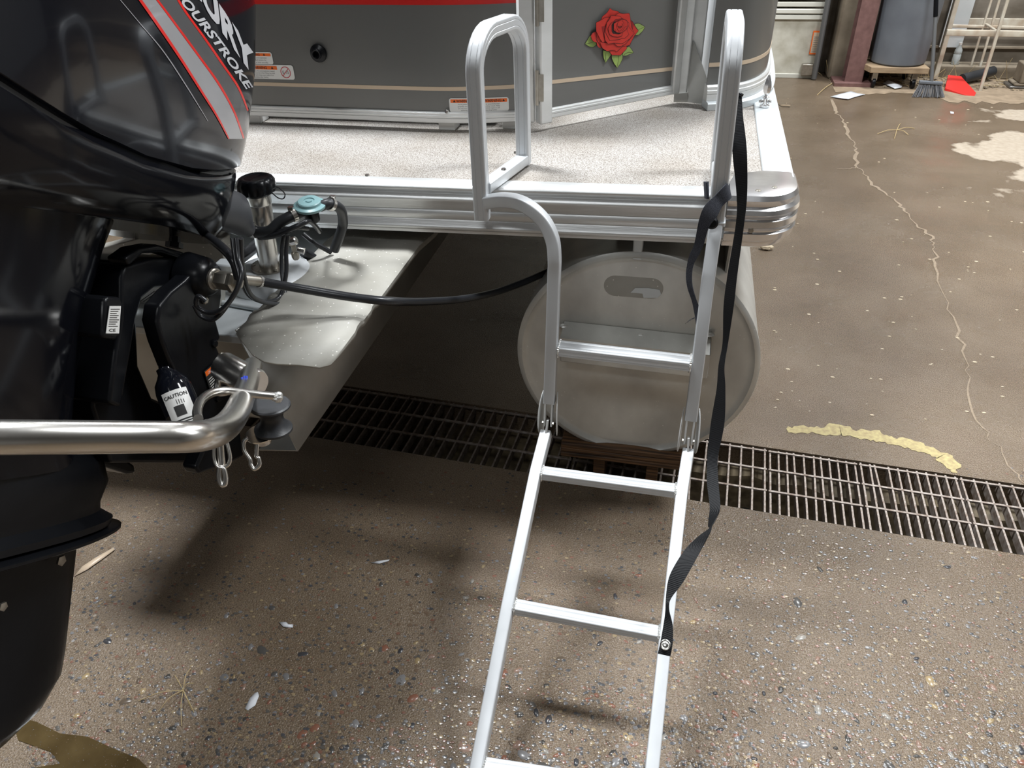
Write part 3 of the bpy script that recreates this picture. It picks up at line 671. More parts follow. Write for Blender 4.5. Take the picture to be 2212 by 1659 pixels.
# thin wiring loops
def loose(pts, r, label, m='cable'):
    return tag(tube('cable', [y_(*p) for p in pts], r, m), label, 'cable')
loose([(510, 515, 1.12), (515, 560, 1.1), (522, 590, 1.08), (510, 630, 1.06), (480, 668, 1.05), (450, 675, 1.05), (425, 660, 1.05), (428, 640, 1.05), (445, 650, 1.05)], .0045, 'black cable looped in front of the hexagon nut')
loose([(502, 515, 1.13), (508, 560, 1.11), (517, 605, 1.09), (500, 645, 1.07), (465, 688, 1.06), (435, 683, 1.06), (420, 660, 1.06)], .0045, 'outer black cable loop hanging below the hexagon nut')
loose([(440, 505, 1.2), (480, 535, 1.15), (505, 565, 1.12), (515, 600, 1.12)], .009, 'thick black cable slanting behind the cowl port to the nut')
loose([(520, 515, 1.15), (522, 560, 1.15), (530, 610, 1.16), (545, 640, 1.2), (575, 652, 1.25), (605, 640, 1.3), (618, 590, 1.33), (618, 545, 1.35), (622, 510, 1.36)], .005, 'black cable sagging across the white tank')
loose([(522, 610, 1.17), (540, 640, 1.2), (580, 655, 1.25), (615, 650, 1.3), (610, 600, 1.34), (608, 560, 1.36), (612, 515, 1.38), (625, 500, 1.38)], .0045, 'grey cable rising along the right side of the white tank', 'rubber')
loose([(560, 513, 1.37), (590, 510, 1.36), (620, 498, 1.36), (650, 485, 1.37), (670, 478, 1.4), (690, 500, 1.5)], .006, 'black wire bundle tied below the fuel hose')
loose([(560, 505, 1.38), (600, 500, 1.37), (640, 492, 1.37), (665, 494, 1.4)], .005, 'thin black wire beside the tied bundle')
loose([(655, 505, 1.5), (680, 525, 1.5), (715, 545, 1.52)], .006, 'black wire running down into the dark behind the tank')
loose([(515, 560, 1.4), (535, 545, 1.45), (560, 525, 1.5)], .014, 'thick dark hose left of the filler tube')
loose([(655, 545, 1.5), (680, 560, 1.52), (700, 575, 1.55)], .012, 'dark hose end right of the brass fitting')
fit = thing('hose_fitting', 'small steel elbow fitting between the tank and the grey pod', 'fitting', y_(636, 540, 1.44))
bm = bmesh.new(); addlathe(bm, [(.007, 0), (.009, .006), (.009, .018), (.006, .02), (.006, .034), (.009, .036), (.009, .046)], y_(640, 560, 1.44), (0, 0, 1), 6)
finish(bm, 'body', 'steel_dull', fit)
bm = bmesh.new(); addlathe(bm, [(.008, -.008), (.010, -.006), (.010, .006), (.008, .008)], y_(634, 521, 1.44), (1, .2, .3), 8); addlathe(bm, [(.007, -.008), (.008, .008)], y_(650, 541, 1.44), (1, .2, -.3), 10); finish(bm, 'nut', 'stainless', fit)
# steering cable with metal ferrule, running from the tilt tube nut to the pontoon
NP = y_(486, 600, 1.12)
st = thing('steering_cable', 'long black steering cable with steel ferrule sagging across to the pontoon', 'cable', NP)
tube('cable_jacket', [y_(560, 608, 1.2), y_(640, 622, 1.225), y_(760, 642, 1.25), zp(850, 651, .84), y_(930, 651, 1.42), y_(1010, 644, 1.55), y_(1090, 625, 1.70), y_(1180, 588, 1.85), y_(1250, 545, 2.0)], .0092, 'cable', st)
tube('ferrule', [y_(516, 603, 1.16), y_(562, 608, 1.2)], .0105, 'steel_dull', st, smoothpath=False)
tube('collar', [y_(558, 607.5, 1.197), y_(563, 608, 1.202)], .0125, 'stainless', st, smoothpath=False)
# ================================================================== FENCE ON THE DECK
ZB = .997; ZTOP = 1.62
def fp(px, py, z=ZB): return at(px, py, 'Z', z)
def fence(name, path, zlo, zhi, skin0, stripes, parent, frame_ends=(1, 1), fw=.030):
    """path: points (plan). frame rail at the bottom, skin above, stripes proud of the skin on the camera side"""
    P = spline([V((p.x, p.y, 0)) for p in path], 6) if len(path) > 2 else [V((p.x, p.y, 0)) for p in path]
    grp = parent
    bm = bmesh.new(); h = skin0 - zlo
    pr = [(-.016, 0), (.012, 0), (.016, .003), (.016, h * .45), (.014, h * .47), (.016, h * .5), (.016, h * .68), (.013, h * .71), (.013, h * .9), (.009, h), (-.016, h)]
    rings = []
    for i, p in enumerate(P):
        t = (P[min(i + 1, len(P) - 1)] - P[max(i - 1, 0)]).normalized(); s = V((t.y, -t.x, 0)); rings.append([bm.verts.new(p + s * x + V((0, 0, zlo + z))) for x, z in pr])
    for a, b in zip(rings, rings[1:]):
        for j in range(len(pr)): bm.faces.new((a[j], a[(j + 1) % len(pr)], b[(j + 1) % len(pr)], b[j]))
    bm.faces.new(rings[0][::-1]); bm.faces.new(rings[-1])
    finish(bm, name + '_bottom_rail', 'fence_alu', grp)
    def strip_(nm, z0, z1, off, th, m):
        bm = bmesh.new(); rr = []
        for i, p in enumerate(P):
            t = (P[min(i + 1, len(P) - 1)] - P[max(i - 1, 0)]).normalized(); s = V((t.y, -t.x, 0)); q = p + s * off; q2 = p + s * (off - th)
            za, zb = (z0(i / (len(P) - 1)) if callable(z0) else z0), (z1(i / (len(P) - 1)) if callable(z1) else z1)
            rr.append([bm.verts.new(V((q.x, q.y, za))), bm.verts.new(V((q.x, q.y, zb))), bm.verts.new(V((q2.x, q2.y, zb))), bm.verts.new(V((q2.x, q2.y, za)))])
        for a, b in zip(rr, rr[1:]):
            for j in range(4): bm.faces.new((a[j], a[(j + 1) % 4], b[(j + 1) % 4], b[j]))
        bm.faces.new(rr[0][::-1]); bm.faces.new(rr[-1]); return finish(bm, nm, m, grp)
    sk = strip_(name, skin0 - .002, zhi, .004, .004, 'skin_grey')
    for z0, z1, m, nm in stripes: strip_(nm, z0, z1, .0052, .0014, m)
    return sk, P
# left panel
LP = [fp(400, 245) + V((0, .0, 0)), fp(537, 251), fp(750, 259), fp(948, 267), fp(1040, 267), fp(1118, 264)]
LP = [p + V((0, .016, 0)) for p in LP]; LP[0].x = -2.35
Yf = LP[3].y
def zat(px, py, Y): return at(px, py, 'Y', Y).z
tz = (zat(540, 176, LP[1].y) , zat(1110, 181, LP[5].y)); rz = zat(700, 9, LP[2].y)
def lin(a, b, x0=0., x1=1.): return lambda u: a + (b - a) * max(0, min(1, (u - .45) / .55))
s0 = zat(950, 240, Yf)
sk_l, P_l = fence('fence_panel', LP, ZB, ZTOP, s0, [(lambda u: lin(*tz)(u) - .010, lin(*tz), 'tan_vinyl', 'pinstripe'), (rz, rz + .05, 'red_vinyl', 'red_stripe')], boat)
for px, py in ((547, 256), (965, 271), (1103, 268)):
    p = at(px, py, 'Z', ZT + .01); box('standoff', (p.x - .024, p.y - .002, ZT - .003), (p.x + .024, p.y + .05, ZB), 'white_label', boat)
screw('rivet', at(965, 241, 'Y', Yf - .012), (0, -1, .3), .006, boat)
def vpost(name, px0, px1, py, Y, m='fence_alu', d=.035, z0=ZB, z1=ZTOP, y_off=0, parent=None):
    a = at(px0, py, 'Y', Y); b = at(px1, py, 'Y', Y)
    return box(name, (a.x, Y, z0), (b.x, Y + d, z1), m, parent or boat, bevel=.004)
Ye = LP[5].y - .018
vpost('post', 1124, 1153, 200, Ye)
# groove lines on the posts
# gate, swung at an angle
GA = fp(1160, 262, 1.0); GBp = fp(1452, 205, 1.0)
GA = V((GA.x, GA.y, 0)); GBp = V((GBp.x, GBp.y, 0)); gt = (GBp - GA).normalized(); gs = V((gt.y, -gt.x, 0))
gate_sk, P_g = None, None
def gp(px, py, off=.004):
    """point of the gate plane seen at this pixel"""
    d = ray(px, py); o = GA + gs * off; t = (o - EYE).dot(gs) / d.dot(gs); return EYE + d * t
gz0 = gp(1300, 235, .016).z; gz1 = gp(1300, 215, .016).z
gL = gp(1176, 200).xy; 
def gbar(name, pxa, pxb, py, z0, z1, w=.03, m='fence_alu'):
    a = gp(pxa, py, 0); b = gp(pxb, py, 0); a.z = b.z = 0
    bm = bmesh.new(); addprism(bm, [a + gs * .017 + V((0, 0, z0)), b + gs * .017 + V((0, 0, z0)), b - gs * .014 + V((0, 0, z0)), a - gs * .014 + V((0, 0, z0))], (0, 0, z1 - z0))
    return finish(bm, name, m, gate, bevel=.004)
gate = boat
gbar('gate_stile', 1161, 1187, 200, gz0 - .012, ZTOP); gbar('gate_stile', 1447, 1462, 180, gz0, ZTOP)
A2 = gp(1180, 200, 0); B2 = gp(1452, 180, 0); A2.z = B2.z = 0
tg = (gp(1200, 171).z, gp(1440, 147).z); tg2 = (gp(1200, 179).z, gp(1440, 155).z)
gate_sk, P_g = fence('gate_panel', [A2, B2], gz0, ZTOP, gz1, [(lambda u: tg2[0] + (tg2[1] - tg2[0]) * u, lambda u: tg[0] + (tg[1] - tg[0]) * u, 'tan_vinyl', 'pinstripe')], boat)
# hinges between post and gate
for py in (15, 190):
    a = at(1160, py, 'Y', Ye - .004)
    bm = bmesh.new(); addlathe(bm, [(.005, -.045), (.005, .045)], a, (0, 0, 1), 12); addbox(bm, (a.x - .004, a.y - .001, a.z - .035), (a.x + .018, a.y + .003, a.z + .035)); finish(bm, 'hinge', 'steel_dull', boat)
# post right of the gate, wedge bracket, corner fence
pz = fp(1475, 215, .98)
Yp = pz.y + .0
a = at(1466, 120, 'Y', Yp); b = at(1492, 120, 'Y', Yp); c = at(1526, 40, 'Y', Yp + .12)
box('post', (a.x, Yp + .004, ZB - .01), (b.x, Yp + .05, ZTOP), 'fence_alu', boat, bevel=.004)
box('post', (b.x - .004, Yp + .03, ZB), (c.x, Yp + .09, ZTOP), 'fence_alu', boat, bevel=.004)
bq = [at(*q, 'Y', Yp) for q in [(1454, 235), (1485, 235), (1485, 200), (1456, 203)]]
prism('foot_bracket', bq, (0, .004, 0), 'plate_alu', boat)
wq = [at(1482, 233, 'Y', Yp - .002), at(1490, 85, 'Y', Yp + .02), at(1500, 92, 'Y', Yp + .02), at(1551, 238, 'Y', Yp - .03)]
prism('wedge_bracket', wq, (0, .005, 0), 'plate_alu', boat)
CP = [fp(1528, 218), fp(1560, 216), fp(1600, 212), fp(1630, 202), fp(1650, 188), fp(1657, 172), fp(1658, 155), fp(1655, 120)]
CP = [p + V((-.008, .016, 0)) for p in CP]; CP.append(V((CP[-1].x + .006, CP[-1].y + .35, ZB))); CP.append(V((CP[-1].x + .01, CP[-1].y + .6, ZB))); CP.append(V((CP[-1].x + .01, 6.0, ZB)))
cz = zat(1600, 140, CP[2].y - .01)
fence('corner_panel', CP, ZB - .004, ZTOP, ZB + .042, [(cz, cz + .011, 'tan_vinyl', 'pinstripe')], boat)
bm = bmesh.new(); P2 = spline([V((p.x, p.y, 0)) for p in CP], 6); rr = []
for i, p in enumerate(P2):
    t = (P2[min(i + 1, len(P2) - 1)] - P2[max(i - 1, 0)]).normalized(); s = V((t.y, -t.x, 0)); rr.append([bm.verts.new(p + s * x + V((0, 0, z))) for x, z in ((-.02, ZT - .002), (.034, ZT - .002), (.034, ZT + .016), (.028, ZT + .02), (-.02, ZT + .02))])
for a, b in zip(rr, rr[1:]):
    for j in range(5): bm.faces.new((a[j], a[(j + 1) % 5], b[(j + 1) % 5], b[j]))
bm.faces.new(rr[0]); finish(bm, 'corner_trim', 'side_alu', boat)
# flush deck fitting on the skin: black drain bush
dc = at(684, 117, 'Y', LP[2].y - .02)
bm = bmesh.new(); addlathe(bm, [(.024, 0), (.0245, .003), (.023, .007), (.014, .012), (.0135, .018), (.0115, .019), (.009, .018), (.009, .004), (.001, .004)], dc + V((0, .014, 0)), (0, -1, 0), 28)
finish(bm, 'drain_bush', 'satin_black', boat)
# unseen boxes added behind the panels to block light through the bottom gap
box('light_block', (-2.3, P_l[len(P_l) // 2].y + .06, ZT), (-.52, P_l[len(P_l) // 2].y + .65, 1.42), 'white_plastic', boat, bevel=.02)
box('light_block', (-.02 + .05, 2.62, ZT), (.17, 3.6, 1.42), 'white_plastic', boat, bevel=.02)
# ---- warning labels
def label(name, c, W, H, ux, nrm, parent, lines, head='WARNING', extra=None, bg='white_label', bend=None, heads=1):
    """flat printed label: c top-left corner, ux direction of the text, nrm outward"""
    ux = V(ux).normalized(); nrm = V(nrm).normalized(); uy = nrm.cross(ux)
    if uy.z < 0: uy = -uy
    def M(x, y, z=0): return V(c) + ux * x - uy * y + nrm * z
    bm = bmesh.new(); mats = [bg, 'orange_label', 'ink', 'ink_grey', 'red_ink', 'white_label']
    addprism(bm, [M(W / 2 + x, H / 2 + y) for x, y in rrect(W, H, min(H * .18, .008), 4)], nrm * .0008, 0)
    hw = W if not extra else W * .72
    addprism(bm, [M(.004, .003, .0009), M(hw - .004, .003, .0009), M(hw - .004, H * .33, .0009), M(.004, H * .33, .0009)], nrm * .0003, 1)
    for hc in ([hw / 2] if heads == 1 else [hw * .27, hw * .74]):
        t = text_bm(head, H * .26, bold=.0002, align='CENTER'); merge(bm, t, lambda v: M(hc + v.x, H * .29 - v.y, .0014), 2)
    for hc, sx in ([(hw / 2, -1), (hw / 2, 1)] if heads == 1 else [(hw * .27, -1), (hw * .27, 1), (hw * .74, 1)]):
        q = M(hc + sx * H * (1.05 if heads == 1 else .78), H * .28, .0014); s = H * .1; addprism(bm, [q - ux * s, q + ux * s, q + uy * s * 1.7], nrm * .0002, 2)
    lh = H * .58 / len(lines)
    for i, ln in enumerate(lines):
        t = text_bm(ln, lh * .95, align='CENTER'); merge(bm, t, lambda v: M(hw / 2 + v.x, H * .36 + lh * (i + .85) - v.y, .0012), 3)
    if extra:
        q = M(hw + (W - hw) * .45, H * .5, .0012); R = H * .40
        addlathe(bm, [(R - R * .12, 0), (R, 0), (R, .0003), (R - R * .12, .0003)], q, nrm, 30, 4, cap=False)
        d1 = (ux + uy).normalized() * R * .92; d2 = (ux - uy).normalized() * R * .05; addprism(bm, [q - d1 - d2, q - d1 + d2, q + d1 + d2, q + d1 - d2], nrm * .0004, 4)
        t = text_bm(extra, R * .72, align='CENTER'); merge(bm, t, lambda v: q + ux * v.x + uy * (v.y - R * .24) + nrm * .0001, 2)
    if bend:
        for kk in range(1, 14):
            bmesh.ops.bisect_plane(bm, geom=bm.verts[:] + bm.edges[:] + bm.faces[:], plane_co=M(W * kk / 14, 0), plane_no=ux)
        for v in bm.verts: v.co.y = bend(v.co.x) + (v.co.y - V(c).y)
    return finish(bm, name, None, parent, mats=mats, smooth=False, weld=False)
def skin_at(x):
    for a, b in zip(P_l, P_l[1:]):
        if a.x <= x <= b.x: return a.y + (b.y - a.y) * (x - a.x) / (b.x - a.x) - .0052
    return P_l[-1].y - .0052
def skinY(px): 
    # skin depth of the left panel at this pixel column
    best = min(P_l, key=lambda p: abs(at(px, 200, 'Y', p.y).x - p.x)); return best.y
yy = skinY(1035) - .0075
c0 = at(972, 210, 'Y', yy); c1 = at(1095, 209, 'Y', yy); c2 = at(972, 238, 'Y', yy)
label('warning_label', c0, (c1.x - c0.x), c0.z - c2.z + .002, (1, 0, 0), (0, -1, 0), boat, ['Avoid potential exposure to serious or potentially fatal', 'propeller and carbon monoxide injury may result. Make', 'Do not occupy swim platform. Check that engine is off', 'while engine is running or using boarding ladder'], bend=skin_at, heads=2)
# the photo shows the heading twice on this label
yy = skinY(560) - .0065
c0 = at(470, 112, 'Y', yy); c1 = at(586, 113, 'Y', yy); c2 = at(586, 139, 'Y', yy)
label('warning_label', V((c1.x - .115, yy, c1.z)), .115, c1.z - c2.z, (1, 0, 0), (0, -1, 0), boat, ['leaking fuel is a fire and explosion', 'hazard. Examine fuel system for', 'leaks or corrosion at least annually.'], bend=skin_at)
c1 = at(632, 141, 'Y', yy); c2 = at(632, 172, 'Y', yy)
label('warning_label', V((c1.x - .165, yy, c1.z)), .165, c1.z - c2.z, (1, 0, 0), (0, -1, 0), boat, ['Fuel vapors are a fire and explosion hazard', 'avoid ignition sources when filling the tank', 'stop engine and close every hatch first', 'ventilate after fueling'], extra='E-15', bend=skin_at)
# ---- rose decal on the gate
def rose():
    bm = bmesh.new(); lay = [0]
    def Z(x, y): return gp(1240 + x / 10.367, y / 10.367, .0056 + lay[0] * .00035)
    def P(pts, mi, outline=True, ow=9):
        cx_ = sum(p[0] for p in pts) / len(pts); cy_ = sum(p[1] for p in pts) / len(pts)
        if outline:
            lay[0] += 1; op = []
            for x, y in pts:
                d = math.hypot(x - cx_, y - cy_) or 1; op.append((x + (x - cx_) / d * ow, y + (y - cy_) / d * ow))
            addprism(bm, [Z(*p) for p in op], -gs * .0002, 2)
        lay[0] += 1; addprism(bm, [Z(*p) for p in pts], -gs * .0002, mi)
    def Ln(pts, w_=7):
        lay[0] += 1
        for (x0, y0), (x1, y1) in zip(pts, pts[1:]):
            d = math.hypot(x1 - x0, y1 - y0) or 1; nx, ny = -(y1 - y0) / d * w_ / 2, (x1 - x0) / d * w_ / 2
            addprism(bm, [Z(x0 - nx, y0 - ny), Z(x1 - nx, y1 - ny), Z(x1 + nx, y1 + ny), Z(x0 + nx, y0 + ny)], -gs * .0002, 2)
    leaf = [([(250, 985), (290, 920), (360, 800), (430, 830), (500, 960), (500, 1000), (430, 1055), (350, 1045)], [(260, 985), (360, 965), (420, 945)]),
            ([(1360, 545), (1440, 525), (1500, 550), (1585, 605), (1530, 700), (1450, 775), (1380, 790), (1350, 700)], [(1370, 690), (1460, 655), (1570, 610)]),
            ([(655, 1130), (830, 1170), (820, 1240), (770, 1310), (705, 1405), (665, 1290), (650, 1190)], [(715, 1170), (710, 1380)]),
            ([(845, 1220), (1090, 1210), (1085, 1310), (1030, 1430), (968, 1515), (900, 1420), (850, 1310)], [(990, 1230), (1000, 1330), (970, 1490)]),
            ([(1180, 1060), (1240, 1050), (1290, 1110), (1330, 1180), (1240, 1215), (1150, 1250), (1090, 1240), (1100, 1180)], [(1120, 1220), (1220, 1170), (1320, 1180)])]
    for pts, vein in leaf:
        P(pts, 3); Ln(vein, 5)
    P([(380, 800), (420, 740), (500, 700), (560, 900), (640, 1080), (560, 1065), (520, 1020), (510, 950), (440, 930), (400, 880)], 0)
    P([(805, 185), (860, 230), (990, 260), (1020, 290), (1100, 310), (1230, 300), (1250, 340), (1255, 450), (1300, 480), (1350, 560), (1440, 690), (1340, 810), (1280, 930), (1250, 1010), (1170, 1040), (1185, 1080), (1040, 1235), (850, 1230), (790, 1150), (740, 1150), (620, 1070), (520, 900), (495, 700), (495, 510), (610, 440), (640, 370), (740, 290)], 0)
    P([(1260, 450), (1320, 510), (1370, 620), (1440, 690), (1350, 800), (1240, 1010), (1080, 1040), (1200, 800)], 0)
    P([(1260, 460), (1300, 480), (1340, 560), (1300, 700), (1260, 600)], 1, False)
    P([(580, 940), (700, 960), (900, 970), (1090, 1030), (960, 1150), (900, 1120), (830, 1125), (740, 1145), (640, 1080)], 0)
    P([(498, 510), (600, 460), (700, 400), (800, 390), (720, 560), (700, 700), (690, 930), (640, 950), (590, 880), (500, 700)], 0)
    P([(620, 595), (720, 575), (740, 700), (700, 900), (660, 820)], 1, False)
    P([(930, 345), (1010, 295), (1100, 310), (1230, 300), (1250, 345), (1280, 600), (1340, 740), (1240, 870), (1160, 970), (1050, 1035), (980, 1040), (900, 970), (900, 500)], 0)
    P([(720, 560), (760, 470), (830, 350), (930, 355), (1040, 370), (1060, 410), (1120, 440), (1180, 480), (1230, 520), (1220, 600), (1300, 700), (1350, 740), (1240, 870), (1080, 975), (890, 960), (760, 980), (700, 900), (680, 750)], 0)
    P([(735, 520), (800, 430), (830, 350), (930, 360), (1040, 370), (1060, 420), (1150, 450), (1200, 560), (1180, 660), (1225, 770), (1140, 850), (1060, 850), (1030, 880), (800, 900), (760, 820), (710, 725)], 0)
    P([(880, 480), (930, 430), (1080, 420), (1120, 450), (1000, 560)], 1, False)
    P([(830, 560), (890, 490), (930, 470), (900, 700), (1080, 740), (1010, 775), (860, 750)], 2, False)
    P([(765, 640), (820, 540), (880, 490), (840, 560), (840, 700), (870, 755), (1000, 770), (1075, 740), (1070, 800), (980, 825), (870, 810), (800, 770)], 0)
    P([(895, 530), (930, 510), (1000, 470), (1060, 440), (1120, 440), (1180, 470), (1205, 580), (1160, 660), (1060, 730), (960, 725), (890, 670)], 0)
    P([(960, 560), (1000, 480), (1070, 450), (1105, 500), (1110, 560), (1080, 640), (1010, 700), (970, 650)], 0, True, 6)
    for c_, r_ in (((1030, 560), 60), ((1030, 600), 36), ((1030, 590), 18)):
        Ln([(c_[0] + r_ * math.cos(t / 5), c_[1] + r_ * .8 * math.sin(t / 5)) for t in range(-4, 20)], 6)
    Ln([(1205, 580), (1130, 610), (1090, 690), (1000, 700)], 6); Ln([(890, 640), (940, 680), (940, 720)], 6)
    Ln([(470, 760), (490, 860), (520, 950)], 6); Ln([(880, 480), (940, 430), (1080, 415), (1190, 460)], 6)
    return finish(bm, 'rose_decal', None, boat, mats=['rose_red', 'rose_deep', 'rose_black', 'leaf_green'], smooth=False, weld=False)
tag(rose(), 'red rose decal with five green leaves')
# ================================================================== BLOCKING UNDER THE PONTOON
bl = thing('plywood_block', 'dark stacked plywood block carrying the round pontoon over the drain grate', 'block', (LC.x - .02, YL + .12, 0))
w0 = at(1214, 985, 'Y', YL - .005)
zt = LC.z - LR + .004
bm = bmesh.new()
for i in range(3):
    z = zt + .022 - .017 * i; addbox(bm, (w0.x + rnd.uniform(-.004, .004), YL - .02 + rnd.uniform(-.004, .004), z - .016), (LC.x + .165, YL + .30, z))
finish(bm, 'plywood_sheet', 'dark_wood', bl, bevel=.003)
for x in (LC.x - .10, LC.x + .06): box('leg', (x, YL + .02, 0.0), (x + .035, YL + .28, zt - .03), 'dark_wood', bl)
# ================================================================== BOARDING LADDER
lad = thing('boarding_ladder', 'white aluminium boarding ladder with two grab handles folded down behind the boat', 'ladder', (-.09, 1.5, .9))
TU = .032
def loopHandle(x0, yf, yb, zb, ztop, r, zfoot, bend):
    pts = [V((x0, yf, zb)), V((x0, yf, ztop - r))]
    for i in range(1, 9):
        a = math.radians(180 - 90 * i / 8); pts.append(V((x0, yf + r + r * math.cos(a), ztop - r + r * math.sin(a))))
    for i in range(1, 9):
        a = math.radians(90 - 90 * i / 8); pts.append(V((x0, yb - r + r * math.cos(a), ztop - r + r * math.sin(a))))
    pts.append(V((x0, yb, zfoot)))
    return pts
def grooved(w, h, r=.004, g=.0009):
    q = rrect(w, h, r, 3); out = []; n = len(q)
    for i, (x, y) in enumerate(q):
        out.append((x, y)); x2, y2 = q[(i + 1) % n]; L_ = math.hypot(x2 - x, y2 - y)
        if L_ > r * 2:
            tx, ty = (x2 - x) / L_, (y2 - y) / L_; nx, ny = -ty, tx
            for c in (.22, .78):
                for e, dd in ((-.0012, 0), (-.0003, g), (.0003, g), (.0012, 0)): out.append((x + tx * (c * L_ + e) + nx * dd, y + ty * (c * L_ + e) + ny * dd))
    return out
prof_t = grooved(TU, TU * 1.05, .005)
# left handle
HL = at(1033, 300, 'Y', 1.565); foot = at(1131, 338, 'Z', ZT + .02)
hx = HL.x; zt_ = at(1052, 70, 'Y', 1.60).z
pts = loopHandle(hx, 1.565, foot.y, at(1033, 471, 'Y', 1.565).z, zt_ + .0, .075, ZT + .003, 0)
shift = foot.x - hx
for p in pts:
    u = max(0, (p.y - 1.565) / (foot.y - 1.565)); p.x += shift * u * 1.0
bm = bmesh.new(); sweep(bm, pts, prof_t, up=V((1, 0, 0))); finish(bm, 'grab_handle', 'ladder_alu', lad)
fb = at(1066, 425, 'Z', ZT + .027)
bar('foot_bar', (hx + .006, 1.575, ZT + .016), (foot.x, foot.y - .012, ZT + .016), .032, .024, 'ladder_alu', lad)
for px, py in ((1115, 331), (1088, 367)): screw('bolt', at(px, py, 'Z', ZT + .028), (0, 0, 1), .0065, lad)
# right handle
HR0 = at(1547, 478, 'Y', 1.565); HR1 = at(1583, 110, 'Y', 1.565)
zt2 = at(1586, 62, 'Y', 1.62).z
pts = loopHandle(HR0.x, 1.565, foot.y + .02, HR0.z, zt2, .075, ZT + .003, 0)
for p in pts:
    u = (p.z - HR0.z) / (zt2 - HR0.z); p.x += (HR1.x - HR0.x) * u * .9
bm = bmesh.new(); sweep(bm, pts, prof_t, up=V((1, 0, 0))); finish(bm, 'grab_handle', 'ladder_alu', lad)
bar('foot_bar', (HR0.x, 1.575, ZT + .016), (HR0.x, foot.y, ZT + .016), .032, .024, 'ladder_alu', lad)
bm = bmesh.new(); sweep(bm, [HR0 + V((0, 0, -.004)), HR0 + V((0, 0, .004))], rrect(TU + .006, TU + .006, .004)); finish(bm, 'collar', 'ladder_alu', lad)
# black plastic knob on the right rail
k = at(1542, 480, 'Y', 1.54); lathe('knob', [(.013, 0), (.013, .012), (.009, .016)], k + V((-.004, .0, 0)), (0, -1, .2), 'satin_black', lad); 
# upper stringers (below deck level)
HGL, HGR = at(1187, 868, 'Y', 1.425), at(1492, 905, 'Y', 1.425)
lp = [V((hx + .014, 1.555, at(1062, 437, 'Y', 1.555).z)), at(1085, 432, 'Y', 1.545), at(1120, 437, 'Y', 1.535), at(1152, 455, 'Y', 1.52), at(1178, 483, 'Y', 1.51), at(1194, 520, 'Y', 1.50), at(1198, 560, 'Y', 1.49), at(1197, 600, 'Y', 1.483), at(1193, 720, 'Y', 1.455), HGL]
bm = bmesh.new(); P_ = spline(lp, 6); ups = []
for i in range(len(P_)):
    ups.append(V((0, 1, 0)))
sweep(bm, P_, rrect(.028, .028, .0035), ups=ups); finish(bm, 'side_rail', 'ladder_alu', lad)
rp = [HR0 + V((0, -.006, -.004)), at(1530, 600, 'Y', 1.51), at(1513, 740, 'Y', 1.465), HGR]
bm = bmesh.new(); sweep(bm, rp, rrect(.028, .028, .0035), up=V((0, 1, 0))); finish(bm, 'side_rail', 'ladder_alu', lad)
def rung(a, b, w_=.03, h_=.022):
    bm = bmesh.new(); sweep(bm, [a, b], grooved(w_, h_, .003, .0006)); o = finish(bm, 'rung', 'ladder_alu', lad)
    for p, s in ((a, 1), (b, -1)):
        d = (b - a).normalized() * s; bm = bmesh.new(); sd, u = frame(d, V((0, 0, 1)))
        for i in range(22):
            t = 2 * math.pi * i / 22; c, s_ = math.cos(t), math.sin(t); kx = w_ / 2 / max(abs(c), abs(s_)) * c * 1.05; ky = h_ / 2 / max(abs(c), abs(s_)) * s_ * 1.05
            bmesh.ops.create_icosphere(bm, subdivisions=1, radius=.0032, matrix=Matrix.Translation(p + d * .003 + sd * kx + u * ky))
        finish(bm, 'weld', 'weld', lad, weld=False)
rung(at(1205, 752, 'Y', 1.455), at(1494, 785, 'Y', 1.455), .038, .024)
# lower section
def dpl(px, py, y): return at(px, py, 'Y', y)
BL = dpl(1180, 935, 1.40); BR = dpl(1487, 975, 1.40)
L1, R1 = dpl(1158, 1020, 1.299), dpl(1473, 1062, 1.299)
L2, R2 = dpl(1098, 1308, 1.015), dpl(1438, 1372, 1.015)
L3, R3 = dpl(1032, 1652, .735), dpl(1403, 1712, .735)
dl = (L3 - L1); dr = (R3 - R1)
Le = L3 + dl * ((.035 - L3.z) / dl.z); Re = R3 + dr * ((.035 - R3.z) / dr.z)
if Le.y < .3: Le = L3 + dl * .25
if Re.y < .3: Re = R3 + dr * .25
Le = L3 + (L3 - L2) * max(.1, (L3.z - .016) / (L2.z - L3.z)); Re = R3 + (R3 - R2) * max(.1, (R3.z - .016) / (R2.z - R3.z))
for pts in ([BL, L1, L2, L3, Le], [BR, R1, R2, R3, Re]):
    bm = bmesh.new(); sweep(bm, pts, rrect(.027, .030, .003), up=V((0, .5, 1))); finish(bm, 'side_rail', 'ladder_alu', lad)
ofs = V((.012, 0, 0))
for a, b in ((L1, R1), (L2, R2), (L3, R3)): rung(a + ofs, b - ofs, .03, .022)
